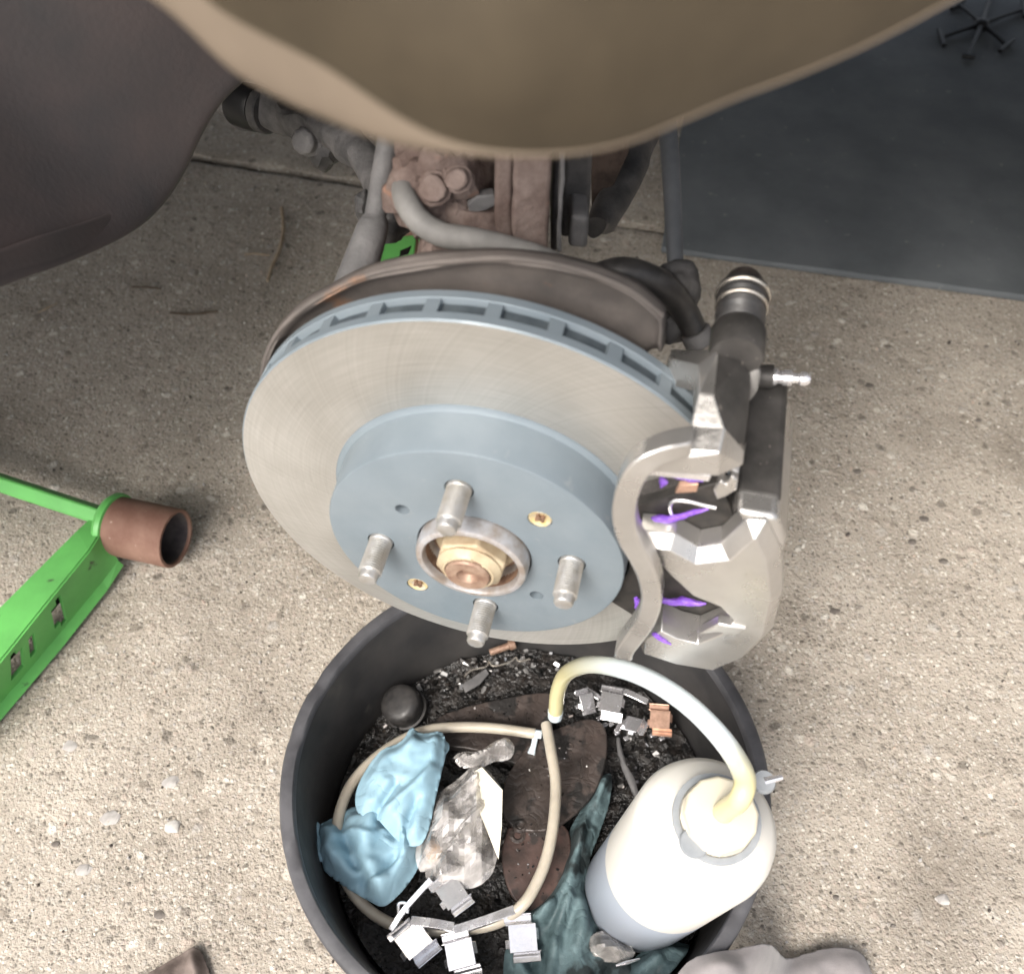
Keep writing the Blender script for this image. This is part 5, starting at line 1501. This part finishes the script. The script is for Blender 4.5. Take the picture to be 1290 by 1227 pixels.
# ------------------------------------------------------------------ teal wet cloths
V, Fc = sheet([(655, 1150), (690, 1128), (706, 1095), (716, 1050), (735, 1015), (752, 985), (770, 975), (768, 1010), (755, 1050), (742, 1090), (745, 1140), (760, 1180), (790, 1200), (810, 1240), (760, 1260), (690, 1262), (640, 1250), (636, 1200)], 0.030,
              folds=[([(760, 985), (735, 1040), (715, 1110), (680, 1160)], 0.010, 0.0035), ([(750, 1000), (738, 1060), (722, 1130)], -0.006, 0.003), ([(745, 1050), (728, 1100), (700, 1180), (690, 1240)], 0.008, 0.004), ([(715, 1090), (690, 1150), (660, 1200)], 0.006, 0.004), ([(740, 1140), (725, 1200), (735, 1240)], 0.010, 0.006), ([(770, 1190), (750, 1220)], 0.008, 0.006), ([(680, 1160), (668, 1220)], -0.006, 0.004)],
              cell=0.0020, puff=0.008, edge=0.010, nz=0.003, nfr=40, seed=14, ridged=0.005, rfr=30)
V = in_tub(V)
o = build('teal_cloth', V, Fc, 'teal', None, origin=at_z(700, 1150, 0.02), solid=0.001, sub=1)
tag(o, 'crumpled wet teal cloth between the worn pads and the milky bottle', 'cloth')
V, Fc = sheet([(790, 1216), (812, 1196), (838, 1186), (866, 1190), (884, 1204), (872, 1240), (820, 1262), (780, 1250)], 0.034, folds=[([(800, 1230), (840, 1195)], 0.008, 0.005), ([(860, 1200), (840, 1240)], 0.006, 0.005)], cell=0.0026, puff=0.010, edge=0.010, nz=0.004, nfr=50, seed=18, ridged=0.003, rfr=36)
V = in_tub(V)
o = build('teal_cloth', V, Fc, 'teal', None, origin=at_z(830, 1220, 0.02), solid=0.001, sub=1)
tag(o, 'small end of wet teal cloth against the tub wall below the bottle', 'cloth')
# twisted dark strip of cloth beside the bottle
V, Fc = tube([at_z(x, y, z) for x, y, z in ((778, 930, .024), (785, 960, .026), (796, 985, .028), (804, 1010, .028))], [0.0015, 0.0025, 0.0028, 0.002], 10, 6)
for v in V: v += noise.noise_vector(v * 160) * 0.0012
o = build('cord', V, Fc, 'suspgrey', None, origin=V[0]); tag(o, 'short dirty grey cord running from the silver clips to the bottle', 'cord')
# crumpled film scrap at the foot of the bottle
V, Fc = sheet([(742, 1180), (760, 1172), (784, 1184), (800, 1200), (786, 1212), (758, 1210), (744, 1198)], 0.044, cell=0.002, puff=0.008, edge=0.008, nz=0.004, nfr=90, seed=23, ridged=0.003, rfr=70)
o = build('plastic_scrap', V, Fc, 'bag', None, origin=at_z(770, 1190, 0.03), solid=0.0003); tag(o, 'small crumpled scrap of clear film at the foot of the bottle', 'plastic scrap')
V, Fc = tube([at_z(x, y, .052) for x, y in ((776, 1216), (790, 1212), (806, 1207))], [0.0008, 0.0014, 0.0006], 8, 4); o = build('wire_piece', V, Fc, 'clip', None, origin=V[0]); tag(o, 'short shiny wire piece lying in front of the bottle', 'wire')

# ------------------------------------------------------------------ twigs, leaf and cloth edge on the ground
def twig(pts, r, m, label, z=0.003):
    V, Fc = tube([at_z(x, y, z) for x, y in pts], r, 8, 6)
    for v in V: v += noise.noise_vector(v * 200) * 0.0008
    o = build('twig', V, Fc, m, None, origin=V[0]); tag(o, label, 'twig')
twig([(355, 262), (357, 290), (352, 315), (343, 335), (337, 354)], [0.0020, 0.0024, 0.0022, 0.0018], 'twig', 'long pale dry stem curving on the concrete beside the tie rod')
twig([(214, 394), (240, 396), (276, 392)], [0.001, 0.0016, 0.001], 'twigdark', 'thin dark straight twig on the concrete left of the splash shield')
twig([(308, 321), (322, 320), (340, 322)], [0.0008, 0.001, 0.0008], 'twig', 'short pale straw lying beside the long dry stem')
twig([(165, 362), (185, 362), (203, 364)], [0.0008, 0.0012, 0.0008], 'twigdark', 'short dark twig on the concrete below the wheel arch liner')
twig([(48, 394), (60, 388), (72, 382)], [0.0007, 0.001, 0.0007], 'twig', 'small pale straw at the edge of the liner shadow')
V, Fc = sheet([(186, 1226), (214, 1210), (242, 1194), (254, 1200), (264, 1226), (268, 1262), (200, 1270)], 0.004, folds=[([(244, 1196), (250, 1225), (252, 1260)], 0.008, 0.004), ([(215, 1212), (205, 1250)], 0.003, 0.004)], cell=0.002, puff=0.003, edge=0.01, nz=0.002, nfr=60, seed=33)
o = build('dry_leaf', V, Fc, 'leaf', None, origin=at_z(235, 1220, 0), solid=0.0006, sub=1); tag(o, 'folded brown dry leaf lying alone on the concrete', 'leaf')
# grey rag hanging over the tub rim on to the concrete
def drape(x, y):
    r = math.hypot(x - TC.x, y - TC.y)
    k = max(0.0, min(1.0, (r - 0.180) / 0.035)); k = k * k * (3 - 2 * k)
    return 0.0 - 0.100 * k
V, Fc = sheet([(852, 1226), (872, 1208), (905, 1199), (950, 1190), (1005, 1171), (1104, 1143), (1151, 1167), (1150, 1260), (1000, 1340), (870, 1310)], 0.113, folds=[([(900, 1215), (960, 1260), (1000, 1320)], 0.008, 0.008), ([(1000, 1212), (1030, 1280)], 0.006, 0.008)], cell=0.003, puff=0.004, edge=0.010, nz=0.003, nfr=40, seed=41, tilt=drape)
o = build('cloth_rag', V, Fc, 'cloth', None, origin=at_z(960, 1250, 0), solid=0.0015, sub=1); tag(o, 'grey-mauve rag draped over the tub rim in front of the bottle', 'cloth')
